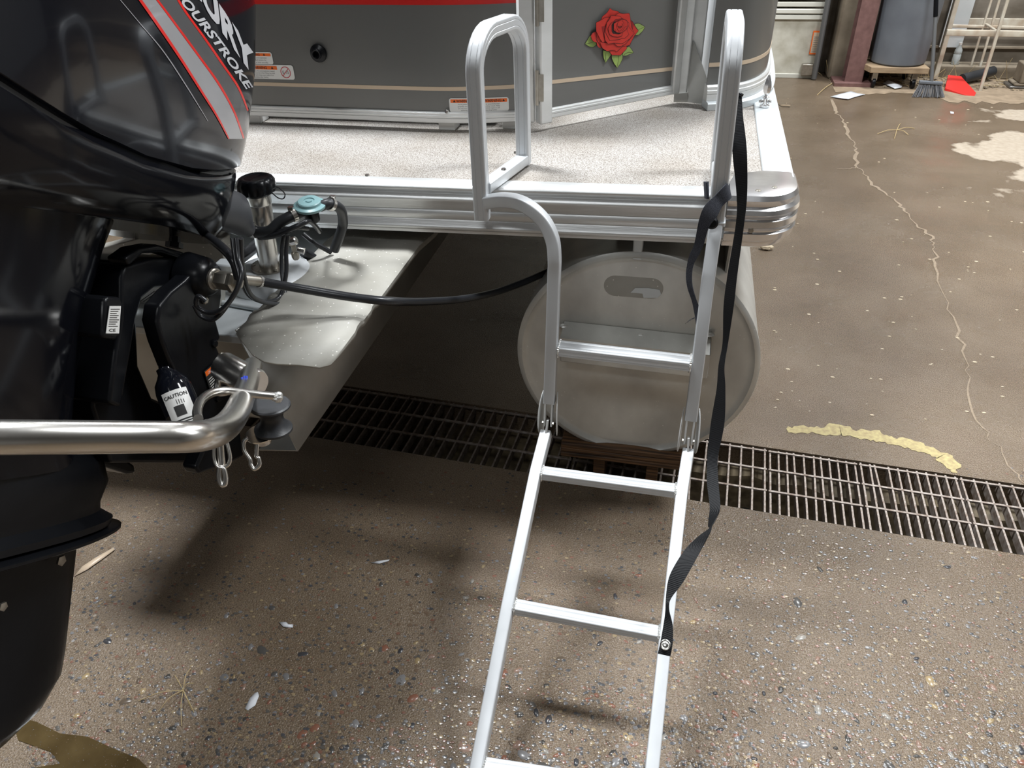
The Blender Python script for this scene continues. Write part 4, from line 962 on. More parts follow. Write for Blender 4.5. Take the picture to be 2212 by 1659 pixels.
# hinges: pair of curved guard plates, lugs and a bolt
def hinge(h, low):
    d = (low - h); c = h + V((0, -.008, -.045))
    for sx in (-1, 1):
        bm = bmesh.new(); pts = []
        for i in range(13):
            a = math.radians(-90 + 180 * i / 12); pts.append((.022 * math.cos(a) , .056 * math.sin(a)))
        poly = [c + V((sx * .0175, .012 - y * .9, z + .006)) for y, z in pts]
        poly = [c + V((sx * (.0165 + .26 * y), .024 - y * 2.3, z * 1.1 + .006 - y * .3)) for i, (y, z) in enumerate(pts)]
        addprism(bm, poly, (sx * .0022, 0, 0)); finish(bm, 'guard_plate', 'fence_alu', lad, bevel=.001)
        a = h + V((sx * .0085, -.004, .004)); b = c + V((sx * .0085, -.012, -.012))
        bar('lug', a, b, .004, .018, 'fence_alu', lad, up=V((0, 1, 0)), r=.001)
        bm = bmesh.new(); addlathe(bm, [(.0048, 0), (.0048, .004)], c + V((sx * .0105, -.012, -.004)), (sx, 0, 0), 6); finish(bm, 'bolt', 'stainless', lad)
    bar('lug', c + V((0, -.014, .006)), low + V((0, -.014, -.012)), .005, .016, 'fence_alu', lad, up=V((0, 1, 0)), r=.002)
    bm = bmesh.new()
    for i in range(14):
        t = i / 14 * 6.283; bmesh.ops.create_icosphere(bm, subdivisions=1, radius=.0035, matrix=Matrix.Translation(low + V((.008 * math.cos(t), -.006 + .01 * math.sin(t), .004 - .018 + .016 * math.sin(t)))))
    finish(bm, 'weld', 'weld', lad, weld=False)
hinge(HGL, BL); hinge(HGR, BR)
# ================================================================== STRAPS
def row(pxa, pya, pxb, pyb, Y): return (at(pxa, pya, 'Y', Y), at(pxb, pyb, 'Y', Y - .003))
rows = [row(1594, 203, 1602, 201, 1.62), row(1585, 250, 1605, 250, 1.60), row(1581, 290, 1610, 290, 1.585), row(1583, 340, 1614, 340, 1.57), row(1591, 420, 1614, 420, 1.55), row(1590, 480, 1608, 480, 1.53), row(1572, 590, 1593, 592, 1.50), row(1563, 660, 1585, 662, 1.48), row(1561, 740, 1573, 740, 1.46), row(1552, 790, 1565, 792, 1.44), row(1548, 840, 1567, 840, 1.42), row(1536, 910, 1565, 914, 1.39), row(1528, 985, 1551, 990, 1.35), row(1527, 1040, 1552, 1042, 1.30), row(1533, 1095, 1556, 1095, 1.24), row(1530, 1135, 1546, 1122, 1.20), row(1532, 1142, 1538, 1136, 1.18), row(1508, 1160, 1534, 1150, 1.16), row(1478, 1190, 1512, 1192, 1.12), row(1448, 1240, 1478, 1254, 1.06), row(1439, 1285, 1450, 1292, 1.02), row(1438, 1318, 1445, 1316, .995), row(1434, 1345, 1453, 1350, .975), row(1427, 1385, 1453, 1390, .945), row(1421, 1412, 1448, 1418, .925)]
strap = thing('webbing_strap', 'long black webbing strap hanging from right handle to the lower rail screw', 'strap', rows[0][0])
ribbon('webbing', rows, .0018, 'webbing', strap)
tube('hook', [at(1592, 207, 'Y', 1.62), at(1598, 203, 'Y', 1.615), at(1604, 206, 'Y', 1.61)], .003, 'satin_black', strap)
c = at(1437, 1393, 'Y', .934); bm = bmesh.new(); nrm = V((0, -.55, .84)); addlathe(bm, [(.0105, 0), (.0105, .0012), (.009, .0022), (.0065, .0014), (.006, .003), (.0035, .0042)], c, nrm, 24); finish(bm, 'screw_washer', 'stainless', strap)
vel = thing('hook_loop_strap', 'short fuzzy dark hook-and-loop strap wrapped round the right handle post', 'strap', at(1570, 400, 'Y', 1.55))
rows = [row(1527, 394, 1528, 430, 1.56), row(1521, 392, 1523, 428, 1.58), row(1530, 392, 1531, 430, 1.60)]
ribbon('wrap_end', rows, .003, 'velcro', vel)
rows = [(at(1575, 398, 'Y', 1.60), at(1577, 425, 'Y', 1.60)), (at(1568, 398, 'Y', 1.54), at(1578, 428, 'Y', 1.545)), row(1545, 422, 1560, 446, 1.53), row(1522, 445, 1549, 467, 1.52), row(1510, 475, 1531, 492, 1.515), row(1500, 525, 1518, 535, 1.51), row(1488, 555, 1500, 568, 1.505), row(1482, 590, 1495, 592, 1.50), row(1485, 620, 1496, 618, 1.495), row(1495, 650, 1503, 645, 1.49), row(1500, 675, 1512, 672, 1.485), row(1504, 700, 1511, 700, 1.48)]
ribbon('fuzzy_band', rows, .003, 'velcro', vel)
for i in range(5):
    a = at(1500, 688, 'Y', 1.48); b_2 = at(1480 + i * 5, 700 - i * 3, 'Y', 1.475); tube('thread', [a, a.lerp(b_2, .5) + V((0, 0, .004)), b_2], .0004, 'velcro', vel, n=4)
# ================================================================== OUTBOARD MOTOR
mo = thing('outboard_motor', 'glossy black outboard motor with red and silver stripes, tilted up at the left', 'motor', tuple(MO))
def se(cy, hl, hw, z, n=36, e=3.2, cx=0., zf=None):
    out = []
    for i in range(n):
        t = 2 * math.pi * i / n; c, s = math.cos(t), math.sin(t)
        x = cx + hw * math.copysign(abs(c) ** (2 / e), c); y = cy + hl * math.copysign(abs(s) ** (2 / e), s)
        out.append(ml(x, y, zf(y) if zf else z))
    return out
seam = lambda y: .158 + .6 * (y + .32) ** 2
TOPZ = .74
rings = []
for t, hw, f, r in ((0, .207, .104, -.66), (.01, .217, .112, -.668), (.15, .225, .118, -.675), (.4, .226, .122, -.68), (.65, .215, .115, -.665), (.82, .195, .08, -.63), (.93, .15, .02, -.58), (1, .09, -.1, -.5)):
    rings.append(se((f + r) / 2, (f - r) / 2, hw, 0, 56, 3.6, 0, lambda y, t=t: seam(y) + .006 + (TOPZ - seam(y)) * t))
cowl = loft('upper_cowl', rings, 'gloss_black', mo)
rings = [se(-.28, .380, .207, 0, 56, 3.6, 0, lambda y: seam(y) - .004), se(-.28, .380, .207, 0, 56, 3.6, 0, lambda y: seam(y) + .007)]
loft('seam_gasket', rings, 'rubber', mo)
rings = []
for t, hw, f, r in ((0, .214, .106, -.668), (.08, .215, .108, -.668), (.5, .207, .108, -.66), (.8, .190, .108, -.65), (1, .168, .095, -.63)):
    rings.append(se((f + r) / 2, (f - r) / 2, hw, 0, 56, 3.4, 0, lambda y, t=t: (seam(y) - .003) * (1 - t) + t * (.088 + .12 * min(0, y + .1))))
loft('lower_cowl', rings, 'gloss_deep', mo)
# driveshaft housing
rings = []
for z, hw, f, r in ((.10, .165, -.17, -.64), (.02, .150, -.19, -.63), (-.08, .135, -.205, -.62), (-.2, .115, -.20, -.60), (-.30, .095, -.185, -.58), (-.36, .075, -.15, -.54)):
    rings.append(se((f + r) / 2, (f - r) / 2, hw, z, 40, 2.8))
loft('midsection', rings, 'gloss_deep', mo)
rings = []
for z, hw, f, r in ((-.33, .06, -.12, -.5), (-.36, .07, -.075, -.5), (-.40, .074, -.06, -.5), (-.44, .066, -.072, -.5), (-.455, .066, -.07, -.5), (-.47, .085, -.045, -.52), (-.482, .085, -.05, -.52), (-.49, .06, -.09, -.52)):
    rings.append(se((f + r) / 2, (f - r) / 2, hw, z, 36, 2.5))
loft('gear_housing', rings, 'satin_black', mo)
rings = []
for z, hw, f, r in ((-.488, .095, -.02, -.60), (-.491, .10, -.012, -.605), (-.496, .10, -.012, -.605), (-.499, .095, -.02, -.60)): rings.append(se((f + r) / 2, (f - r) / 2, hw, z, 36, 2.1))
loft('ventilation_plate', rings, 'satin_black', mo)
rings = []
for z, hw, f, r in ((-.49, .055, -.10, -.56), (-.53, .045, -.108, -.54), (-.62, .036, -.108, -.52), (-.72, .040, -.112, -.52), (-.76, .052, -.122, -.54), (-.80, .056, -.16, -.56), (-.83, .045, -.22, -.56), (-.845, .02, -.30, -.5)):
    rings.append(se((f + r) / 2, (f - r) / 2, hw, z, 36, 2.2))
loft('gearcase', rings, 'satin_black', mo)
for (px, py), r in (((130, 1211), .010), ((4, 1310), .008)):
    p = at(px, py, 'X', MO.x + .052); lathe('anode', [(r, 0), (r, .004), (r * .5, .005)], p, (1, 0, 0), 'steel_dull', mo, n=5)
# stripes and lettering laid on the cowl
cm = cowl.data; bvh = BVHTree.FromPolygons([v.co + cowl.location + mo.location for v in cm.vertices], [list(p.vertices) for p in cm.polygons])
def lay(bm, off):
    dead = []
    for v in bm.verts:
        d = (v.co - EYE).normalized(); h = bvh.ray_cast(EYE, d)
        if h[0] is None: dead.append(v); continue
        nn_ = h[1] if h[1].dot(d) < 0 else -h[1]; v.co = h[0] + nn_ * off
    bmesh.ops.delete(bm, geom=dead, context='VERTS')
def cowl_decal(name, polys, m, off=.0008, cut=.02):
    bm = bmesh.new()
    for poly in polys:
        bm2 = bmesh.new(); v = [bm2.verts.new(dp(x, y, 1.2)) for x, y in poly]; bm2.faces.new(v); bmesh.ops.triangulate(bm2, faces=bm2.faces); sub(bm2, cut)
        merge(bm, bm2, lambda c: c.copy(), 0)
    lay(bm, off); return finish(bm, name, m, mo, weld=False)
def curve(pts, k=8): return [(p.x, p.y) for p in spline([(x, y, 0) for x, y in pts], k)]
def band(a, b):
    A, B = curve(a), curve(b); return [[A[i], A[i + 1], B[i + 1], B[i]] for i in range(len(A) - 1)]
e1 = [(270, -40), (330, 45), (385, 125), (430, 195), (465, 250), (492, 300)]
e1b = [(277, -40), (337, 44), (391, 124), (435, 194), (469, 249), (495, 300)]
e2 = [(306, -40), (372, 48), (425, 120), (468, 180), (502, 240), (524, 300)]
e2b = [(311, -40), (377, 47), (430, 119), (473, 179), (506, 239), (527, 297)]
e3 = [(360, -40), (392, 18), (440, 85), (478, 140), (512, 190), (533, 240)]
e3b = [(366, -40), (397, 17), (445, 84), (483, 139), (516, 188), (536, 238)]
cowl_decal('silver_stripe', band(e1b, e2), 'silver_decal')
cowl_decal('grey_stripe', band(e2b, e3), 'grey_decal', .0007)
for ea, eb in ((e1, e1b), (e2, e2b), (e3, e3b)): cowl_decal('red_stripe', band(ea, eb), 'red_decal', .0011)
cowl_decal('swoosh_line', band([(258, 0), (300, 50), (350, 110), (400, 185), (448, 262)], [(260, 0), (302, 50), (352, 109), (402, 184), (449, 262)]), 'silver_decal', .0009)
def cowl_text(name, body, A, B, hpx, m, bold, shear, off=.0012, upv=None):
    """lettering laid on the cowl; A, B: ends of the base line, hpx: cap height"""
    t = text_bm(body, 1, bold=bold, shear=shear); xs = [v.co.x for v in t.verts]; w0_, w1_ = min(xs), max(xs); ys = max(v.co.y for v in t.verts)
    bmesh.ops.triangulate(t, faces=t.faces)
    A_, B_ = V((A[0], A[1])), V((B[0], B[1])); d = B_ - A_; 
    es = [e for e in t.edges if e.calc_length() > .25]; bmesh.ops.subdivide_edges(t, edges=es, cuts=2); bmesh.ops.triangulate(t, faces=[f for f in t.faces if len(f.verts) > 3])
    n_ = V((d.y, -d.x)).normalized() if upv is None else V(upv).normalized()
    bm = bmesh.new()
    def fn(c):
        u = (c.x - w0_) / (w1_ - w0_); hh = hpx[0] + (hpx[1] - hpx[0]) * u; q = A_ + d * u + n_ * (c.y / ys * hh); sag = hpx[2] * 4 * u * (1 - u); q += n_ * sag
        return dp(q.x, q.y, 1.2)
    merge(bm, t, fn, 0); lay(bm, off); return finish(bm, name, m, mo, weld=False)
cowl_text('lettering', 'FOURSTROKE', (374, -12), (534, 197), (19, 15, 5), 'white_decal', .03, .2)
cowl_text('lettering', 'MERCURY', (285, -205), (553, 172), (66, 60, 0), 'white_decal', .045, 0, upv=(-.12, -1))
# rigging port on the front corner of the lower cowl
rings = []
upm = ml(0, 0, 1) - ml(0, 0, 0)
for px, py, rx, ru, dx in ((452, 446, .036, .044, .125), (488, 453, .036, .045, .135), (508, 460, .035, .044, .14), (519, 472, .029, .037, .145), (530, 486, .019, .024, .15), (538, 496, .0145, .016, .155)):
    c = at(px, py, 'X', MO.x + dx); rings.append([c + V((rx * math.cos(2 * math.pi * i / 20), 0, 0)) + upm * ru * math.sin(2 * math.pi * i / 20) for i in range(20)])
loft('rigging_port', rings, 'rubber_grey', mo)
# clamp bracket, swivel bracket and their fittings
def blk(name, pts, X, th, m='satin_black', parent=mo, bev=.006):
    return prism(name, [at(*p, 'X', X) for p in pts], (-th, 0, 0), m, parent, bevel=bev, segs=3)
blk('clamp_bracket', [(400, 606), (425, 580), (455, 570), (478, 585), (480, 640), (476, 668), (468, 692), (478, 730), (468, 745), (478, 770), (500, 830), (515, 900), (528, 985), (500, 1000), (432, 1024), (424, 1010), (446, 960), (410, 880), (375, 800), (352, 740), (340, 695), (345, 660), (370, 630)], MO.x + .165, .035)
blk('swivel_bracket', [(262, 600), (270, 575), (330, 558), (400, 556), (452, 570), (440, 596), (408, 612), (375, 618), (335, 622), (308, 645), (295, 690), (284, 760), (268, 850), (262, 880), (236, 870), (250, 760), (262, 690)], MO.x + .12, .22)
blk('swivel_web', [(240, 560), (265, 575), (296, 700), (300, 790), (330, 860), (420, 900), (440, 1000), (240, 1000), (200, 880)], MO.x + .075, .15)
blk('steering_arm', [(270, 558), (300, 536), (340, 528), (398, 545), (406, 555), (400, 561), (350, 545), (310, 548), (280, 575)], MO.x + .13, .04)
lathe('arm_bolt', [(.016, 0), (.016, .010), (.011, .010), (.010, .022), (.007, .022)], at(376, 535, 'X', MO.x + .11), (ml(0, 0, 1) - ml(0, 0, 0)), 'satin_black', mo, n=6)
blk('trim_bracket', [(168, 975), (210, 980), (262, 985), (292, 1005), (294, 1022), (276, 1024), (225, 1008), (180, 1000)], MO.x + .03, .05)
for px, py in ((441, 648), (462, 742), (452, 912), (470, 860)):
    q = at(px, py, 'X', MO.x + .166); lathe('bolt', [(.0085, 0), (.0085, .004), (.006, .006)], q, (1, 0, 0), 'steel_dull' if py < 700 else 'satin_black', mo, n=6)
axn = V((.82, -.30, -.05)).normalized()
tb = y_(462, 603, 1.13)
lathe('tilt_tube_boss', [(.046, -.06), (.040, -.018), (.030, -.004), (.022, .0)], tb, V((1, -.1, 0)), 'satin_black', mo)
lathe('tilt_tube_end', [(.0215, -.012), (.0215, .004), (.019, .006), (.018, .010)], tb, V((1, -.1, 0)), 'steel_dull', mo)
bm = bmesh.new(); addlathe(bm, [(.0175, .008), (.0185, .012), (.0185, .036), (.017, .039)], tb, V((1, -.1, 0)), 6); addlathe(bm, [(.0165, .038), (.0215, .04), (.0215, .048), (.018, .051), (.012, .051), (.012, .06)], tb, V((1, -.1, 0)), 6)
tag(finish(bm, 'nut', 'steel_dull', mo), 'hexagonal steel nut')
box('grease_block', tuple(y_(478, 592, 1.17) - V((.006, .01, .0))), tuple(y_(478, 592, 1.17) + V((.035, .02, .026))), 'side_alu', mo, bevel=.004)
# power trim cylinder with caution label
ta, tb2 = y_(357, 795, .98), y_(410, 925, .92)
axr = (tb2 - ta).normalized(); Lr = (tb2 - ta).length
lathe('trim_ram', [(.006, -.02), (.010, -.012), (.012, 0), (.017, .001), (.017, .01), (.022, .018), (.030, .03), (.033, .045), (.033, Lr - .03)], ta, axr, 'gloss_black', mo)
ctr = ta + axr * .10
tocam = (EYE - ctr); tocam = (tocam - axr * tocam.dot(axr)).normalized(); side = axr.cross(tocam)
def cyl(x, y, r): 
    a = x / .033; return ctr + axr * y + (tocam * math.cos(a) + side * math.sin(a)) * r
bm = bmesh.new(); sgn = 1 if side.dot(V((1, 0, 0))) > 0 else -1
def cp(x0, x1, y0, y1, mi, r):
    nn2 = 8; va = [bm.verts.new(cyl(sgn * (x0 + (x1 - x0) * i / nn2), y0, r)) for i in range(nn2 + 1)]; vb = [bm.verts.new(cyl(sgn * (x0 + (x1 - x0) * i / nn2), y1, r)) for i in range(nn2 + 1)]
    for i in range(nn2): bm.faces.new((va[i], va[i + 1], vb[i + 1], vb[i])).material_index = mi
cp(-.026, .022, -.048, .048, 0, .0335); cp(-.022, .019, .008, .045, 1, .0339); cp(-.012, .006, -.018, .002, 1, .0339)
for i in range(8): cp(-.019, .016 - (i % 3) * .004, .011 + i * .0042, .0128 + i * .0042, 0, .0343)
for i in range(4): cp(-.004 + i * .004, -.003 + i * .004, -.03 + i * .001, -.02, 1, .0339)
t = text_bm('CAUTION', .0095, bold=.0002, align='CENTER'); merge(bm, t, lambda v: cyl(sgn * (v.x - .002), -.034 - v.y, .0341), 1)
finish(bm, 'caution_label', None, mo, mats=['white_label', 'ink'], weld=False)
# small serial plate on the swivel and orange caution plate on the clamp
def plate(name, corners, X, mats, rows_, head=None):
    bm = bmesh.new(); q = [at(*p, 'X', X) for p in corners]     # tl, tr, br, bl
    def M(u, v, o=0): return (q[0].lerp(q[1], u)).lerp(q[3].lerp(q[2], u), v) + V((.0012 + o, 0, 0))
    addprism(bm, [M(0, 0), M(1, 0), M(1, 1), M(0, 1)], (-.001, 0, 0), 0)
    if head: addprism(bm, [M(.04, .03, .0003), M(.96, .03, .0003), M(.96, .2, .0003), M(.04, .2, .0003)], (-.0003, 0, 0), 2)
    for i in range(rows_):
        v = .1 + (.25 if head else 0) + i * (.62 if head else .7) / rows_; u1 = .9 - (i * 7 % 5) * .06
        addprism(bm, [M(.1, v, .0004), M(u1, v, .0004), M(u1, v + .025, .0004), M(.1, v + .025, .0004)], (-.0003, 0, 0), 1)
    return bm, M
bm, M = plate('p', [(236, 661), (260, 661), (256, 720), (228, 720)], MO.x + .16, None, 9)
t = text_bm('CE', .010, bold=.0001); 
merge(bm, t, lambda v: M(.15 + v.x / .022, .93 - v.y / .07, .0006), 1)
finish(bm, 'serial_label', None, mo, mats=['white_label', 'ink'], smooth=False, weld=False)
blk('swivel_side', [(226, 652), (232, 640), (262, 642), (268, 655), (260, 728), (250, 735), (222, 730)], MO.x + .158, .08, bev=.008)
bm, M = plate('p', [(440, 803), (466, 781), (482, 830), (458, 858)], MO.x + .168, None, 7, True)
t = text_bm('CAUTION', .010, bold=.0001); merge(bm, t, lambda v: M(.2 + v.x / .085, .17 - v.y / .075, .0009), 1)
finish(bm, 'caution_label', None, mo, mats=['ink', 'white_label', 'orange_label'], smooth=False, weld=False)
# ================================================================== TOW BAR
tow = thing('tow_bar', 'thick polished stainless tow bar curving in front of the motor to a clamp', 'tow bar', (-.7, .9, .85))
tw = [dp(545, 792, 1.42), dp(533, 835, 1.28), dp(516, 880, 1.12), dp(500, 908, 1.02), dp(478, 928, .94), dp(445, 940, .885), dp(400, 944, .855), dp(300, 944, .83), dp(0, 945, .755), dp(-500, 950, .68)]
bm = bmesh.new(); P_ = spline(tw, 8); sweep(bm, P_, circ(.0185, 28), up=V((0, 0, 1))); finish(bm, 'bar', 'stainless', tow)
ca = y_(480, 793, 1.02); cb2 = y_(556, 826, 1.0)
dirc = (dp(560, 830, 1.36) - dp(490, 792, 1.40)).normalized(); c0 = dp(483, 792, 1.40)
lathe('clamp_sleeve', [(.026, -.002), (.0285, .0), (.0285, .090), (.026, .094), (.024, .094)], c0, dirc, 'stainless', tow)
lathe('sleeve_plug', [(.025, -.003), (.02, -.004)], c0, dirc, 'steel_dull', tow)
tube('brace', [dp(500, 770, 1.46), dp(478, 800, 1.42), dp(470, 830, 1.38), dp(476, 850, 1.36), dp(520, 838, 1.33)], .006, 'stainless', tow)
bm = bmesh.new(); addlathe(bm, [(.010, 0), (.012, .004), (.012, .012), (.009, .014), (.009, .024), (.012, .026), (.012, .03)], dp(478, 796, 1.42), (dp(485, 765, 1.44) - dp(478, 796, 1.42)), 6); finish(bm, 'bolt', 'steel_dull', tow)
# blue marker strokes
bm = bmesh.new()
for (a, b, w_) in (((518, 827), (536, 829), .0022), ((522, 815), (527, 825), .0018), ((527, 812), (531, 824), .0018), ((532, 812), (535, 824), .0018), ((523, 818), (537, 820), .0016)):
    pa, pb = dp(*a, 1.262), dp(*b, 1.262); sweep(bm, [pa, pb], [(x * w_ / .001, y * w_ / .001 * .4) for x, y in circ(.001, 6)])
finish(bm, 'marker_stroke', 'blue_ink', tow, weld=False)
# guide hook over the bar
tube('guide_hook', [dp(428, 905, 1.02), dp(426, 888, 1.06), dp(434, 866, 1.10), dp(455, 850, 1.13), dp(485, 844, 1.15), dp(520, 848, 1.16), dp(560, 853, 1.17), dp(592, 856, 1.18)], .0068, 'stainless', tow)
bm = bmesh.new(); rnd2 = random.Random(2)
for i in range(16): bmesh.ops.create_icosphere(bm, subdivisions=2, radius=rnd2.uniform(.004, .007), matrix=Matrix.Translation(dp(596 + rnd2.uniform(-7, 7), 858 + rnd2.uniform(-4, 6), 1.18)))
finish(bm, 'weld', 'weld', tow, weld=False)
rc = dp(588, 868, 1.20); ra = (dp(570, 930, 1.22) - dp(590, 868, 1.2)).normalized(); ra = V((-.05, -.10, -.99)).normalized()
lathe('roller', [(.030, 0), (.0325, .002), (.0325, .005), (.026, .009), (.020, .017), (.018, .026), (.020, .035), (.026, .043), (.031, .047), (.031, .051), (.028, .053)], dp(583, 872, 1.21), ra, 'rubber', tow, n=40)
lathe('roller_plate', [(.026, .0), (.026, .003), (.017, .006), (.012, .02)], dp(565, 935, 1.23), V((0, 0, -1)), 'stainless', tow)
def clip(name, pts, d, r):
    return tube(name, [dp(x, y, d) for x, y in pts], r, 'stainless', None, k=6)
s1 = thing('snap_hook', 'long steel snap hook hanging below the bend of the tow bar', 'hook', dp(480, 960, 1.1))
tube('wire_loop', [dp(x, y, 1.1) for x, y in [(463, 955), (462, 985), (468, 1005), (481, 1010), (494, 1003), (497, 985), (490, 955)]], .0028, 'stainless', s1)
tube('shank', [dp(x, y, 1.105) for x, y in [(475, 950), (477, 980), (480, 1010)]], .0055, 'stainless', s1)
tube('hook_body', [dp(x, y, 1.1) for x, y in [(474, 1010), (473, 1030), (478, 1046), (486, 1046), (487, 1030), (483, 1012), (474, 1010)]], .0038, 'stainless', s1)
s2 = thing('snap_hook', 'steel carabiner hanging under the black roller', 'hook', dp(545, 950, 1.22))
tube('hook_body', [dp(x, y, 1.22) for x, y in [(536, 946), (527, 955), (528, 972), (540, 992), (542, 1003), (550, 1013), (560, 1005), (559, 990), (554, 985), (555, 965), (556, 950)]], .0036, 'stainless', s2)
# ================================================================== BACK WALL THINGS
# bin on its dolly
f0 = ga(1884, 196); DY = f0.y + .04
dl_ = thing('wooden_dolly', 'low wooden dolly with small wheels under the grey bin', 'dolly', (f0.x + .22, DY, 0))
x0 = at(1880, 158, 'Y', DY).x; x1 = at(2006, 158, 'Y', DY).x; zt3 = at(1940, 146, 'Y', DY).z
prism('board', [(x0, DY, zt3), (x1, DY, zt3), (x1 - .02, DY + .41, zt3), (x0 - .12, DY + .41, zt3)], (0, 0, -.045), 'pale_wood', dl_, bevel=.004)
for xx in (x0 + .05, x1 - .08):
    for yy2 in (DY + .06, DY + .36):
        lathe('wheel', [(.02, -.012), (.038, -.012), (.04, -.008), (.04, .008), (.038, .012), (.02, .012)], (xx, yy2, .04), (1, 0, 0), 'satin_black', dl_, n=20)
        box('bracket', (xx - .02, yy2 - .02, .06), (xx + .02, yy2 + .02, zt3 - .045), 'steel_dull', dl_)
bc = V((at(1936, 140, 'Y', DY + .20).x, DY + .205, zt3 + .001)); br = (at(1986, 120, 'Y', DY + .2).x - at(1868, 120, 'Y', DY + .2).x) / 2
bn = thing('waste_bin', 'large round grey plastic bin standing on the wooden dolly', 'bin', tuple(bc))
k_ = (at(2012, 0, 'Y', DY + .2).x - at(1880, 0, 'Y', DY + .2).x) / 2
lathe('barrel', [(br - .015, 0), (br, .012), (br + .003, .035), (br + .008, .2), (br + .016, .42), (br + .025, .70), (br + .027, .71)], tuple(bc), (0, 0, 1), 'bin_grey', bn, n=48)
lathe('rim', [(br + .025, .70), (br + .04, .70), (br + .04, .73), (br + .02, .73), (br + .015, .70)], tuple(bc), (0, 0, 1), 'bin_grey', bn, n=48, )
a = at(1974, 23, 'Y', DY - .005 + .0); b = at(1967, 57, 'Y', DY)
# broom
bb = ga(2008, 211)
brm = thing('broom', 'grey angled broom with long dark handle leaning against the bin', 'broom', (bb.x, bb.y, 0))
c = at(2013, 178, 'Y', bb.y + .02)
p4 = [at(*q, 'Y', bb.y + .0) for q in [(1969, 209), (2040, 211), (2034, 183), (1987, 180)]]
bm = bmesh.new(); rnd = random.Random(4)
for i in range(150):
    u = (i + rnd.random()) / 150; bt = p4[0].lerp(p4[1], u); tp_ = p4[3].lerp(p4[2], u); yo = rnd.uniform(-.015, .03)
    bt = bt + V((rnd.uniform(-.006, .006), yo - .004, 0)); bt.z = max(.002, bt.z * 0 + rnd.uniform(.001, .012)); sweep(bm, [tp_ + V((0, yo * .4 + .01, 0)), bt], circ(.0022, 4))
tag(finish(bm, 'bristles', 'broom_grey', brm, weld=False), kind='stuff')
bar('broom_head', p4[3] + V((-.004, .01, .008)), p4[2] + V((.004, .01, .008)), .03, .022, 'bin_grey', brm)
h0 = at(2012, 176, 'Y', bb.y + .01); h1_ = at(2021, 36, 'Y', bb.y + .10); h2_ = at(2024, -60, 'Y', bb.y + .13)
tube('handle', [h0, h1_], .0135, 'conduit', brm, smoothpath=False); tube('grip', [h1_, h2_], .016, 'satin_black', brm, smoothpath=False)
# dustpan
dq = thing('dustpan', 'bright red plastic dustpan lying on the floor right of the broom', 'dustpan', tuple(ga(2075, 200)))
pts = [ga(*q) for q in [(2040, 196), (2042, 183), (2070, 184), (2108, 202), (2105, 208), (2085, 207)]]
bm = bmesh.new(); zz_ = [.02, .075, .07, .006, .004, .006]; top = [bm.verts.new((p.x, p.y, z)) for p, z in zip(pts, zz_)]
bot = [bm.verts.new((p.x, p.y, .001)) for p in pts]; bm.faces.new(top); bm.faces.new(bot[::-1])
for i in range(6): bm.faces.new((top[i], bot[i], bot[(i + 1) % 6], top[(i + 1) % 6]))
finish(bm, 'pan', 'dustpan_red', dq, bevel=.003)
# black pipe offcut
a = ga(2082, 190) + V((0, .1, .045)); b = a + V((.26, .16, .03))
pp = tube('pipe_offcut', [a, b], .038, 'rubber', n=20, smoothpath=False); tag(pp, 'short piece of black pipe lying behind the red dustpan', 'pipe')
# white metal rack
rk = thing('metal_rack', 'white painted metal rack frame with thin legs against the back wall', 'rack', tuple(ga(2100, 200)))
def pt(px, py, Y): return at(px, py, 'Y', Y)
YR0 = 6.72; YR1 = 7.12
bar('leg', pt(2019, 168, YR1 - .1), pt(2072, -20, YR1 - .1), .055, .035, 'rack_white', rk)
bar('leg', pt(2116, 199, YR0), pt(2178, -5, YR0), .022, .022, 'rack_white', rk)
bar('leg', pt(2110, 168, YR1), pt(2160, -5, YR1), .018, .018, 'rack_white', rk)
bar('leg', pt(2092, 160, YR1), pt(2143, -5, YR1), .016, .016, 'rack_white', rk)
bar('shelf_rail', pt(2044, 70, YR0 + .05), pt(2212, 73, YR0 + .05), .03, .042, 'rack_white', rk)
bar('shelf_rail', pt(2212, 73, YR0 + .05), pt(2330, 76, YR0 + .05), .03, .042, 'rack_white', rk)
bar('shelf_rail', pt(2052, 56, YR1), pt(2330, 62, YR1), .02, .022, 'rack_white', rk)
bar('shelf_rail', pt(2154, 68, YR0 + .05), pt(2130, 52, YR1), .02, .014, 'rack_white', rk)
bar('leg', ga(2330, 205) , pt(2370, -5, YR0), .022, .022, 'rack_white', rk)
# planks on the wall
struct(box('trim_3', (2.0, YF - .02, at(2100, 45, 'Y', YF).z - .03), (XR, YF, at(2100, 45, 'Y', YF).z + .02), 'rack_white', bevel=.002))
for i, (px, py) in enumerate(((2100, 100), (2100, 135))):
    z = at(px, py, 'Y', YF).z; struct(box('trim_4', (1.5, YF - .03, z - .012), (XR, YF, z + .006), 'concrete_col', bevel=.003))
pnl = at(2065, 0, 'Y', YF - .04); tag(box('white_board', (pnl.x - .03, YF - .05, at(2060, 100, 'Y', YF).z), (pnl.x + .14, YF - .035, 1.2), 'side_alu', bevel=.002), 'pale board leaning on the back wall behind the rack', 'board')
# bottle
bp_ = at(2064, 155, 'Y', 7.08); bp_.z = .102
bt_ = thing('plastic_bottle', 'small clear plastic bottle standing on the wall curb under the rack', 'bottle', tuple(bp_ ))
lathe('body', [(.028, 0), (.03, .004), (.03, .075), (.027, .08), (.03, .085), (.028, .11), (.012, .14), (.011, .15)], tuple(bp_ + V((0, .08, 0))), (0, 0, 1), 'clear_plastic', bt_, n=20)
lathe('cap', [(.013, .15), (.013, .165)], tuple(bp_ + V((0, .08, 0))), (0, 0, 1), 'white_label', bt_, n=14)
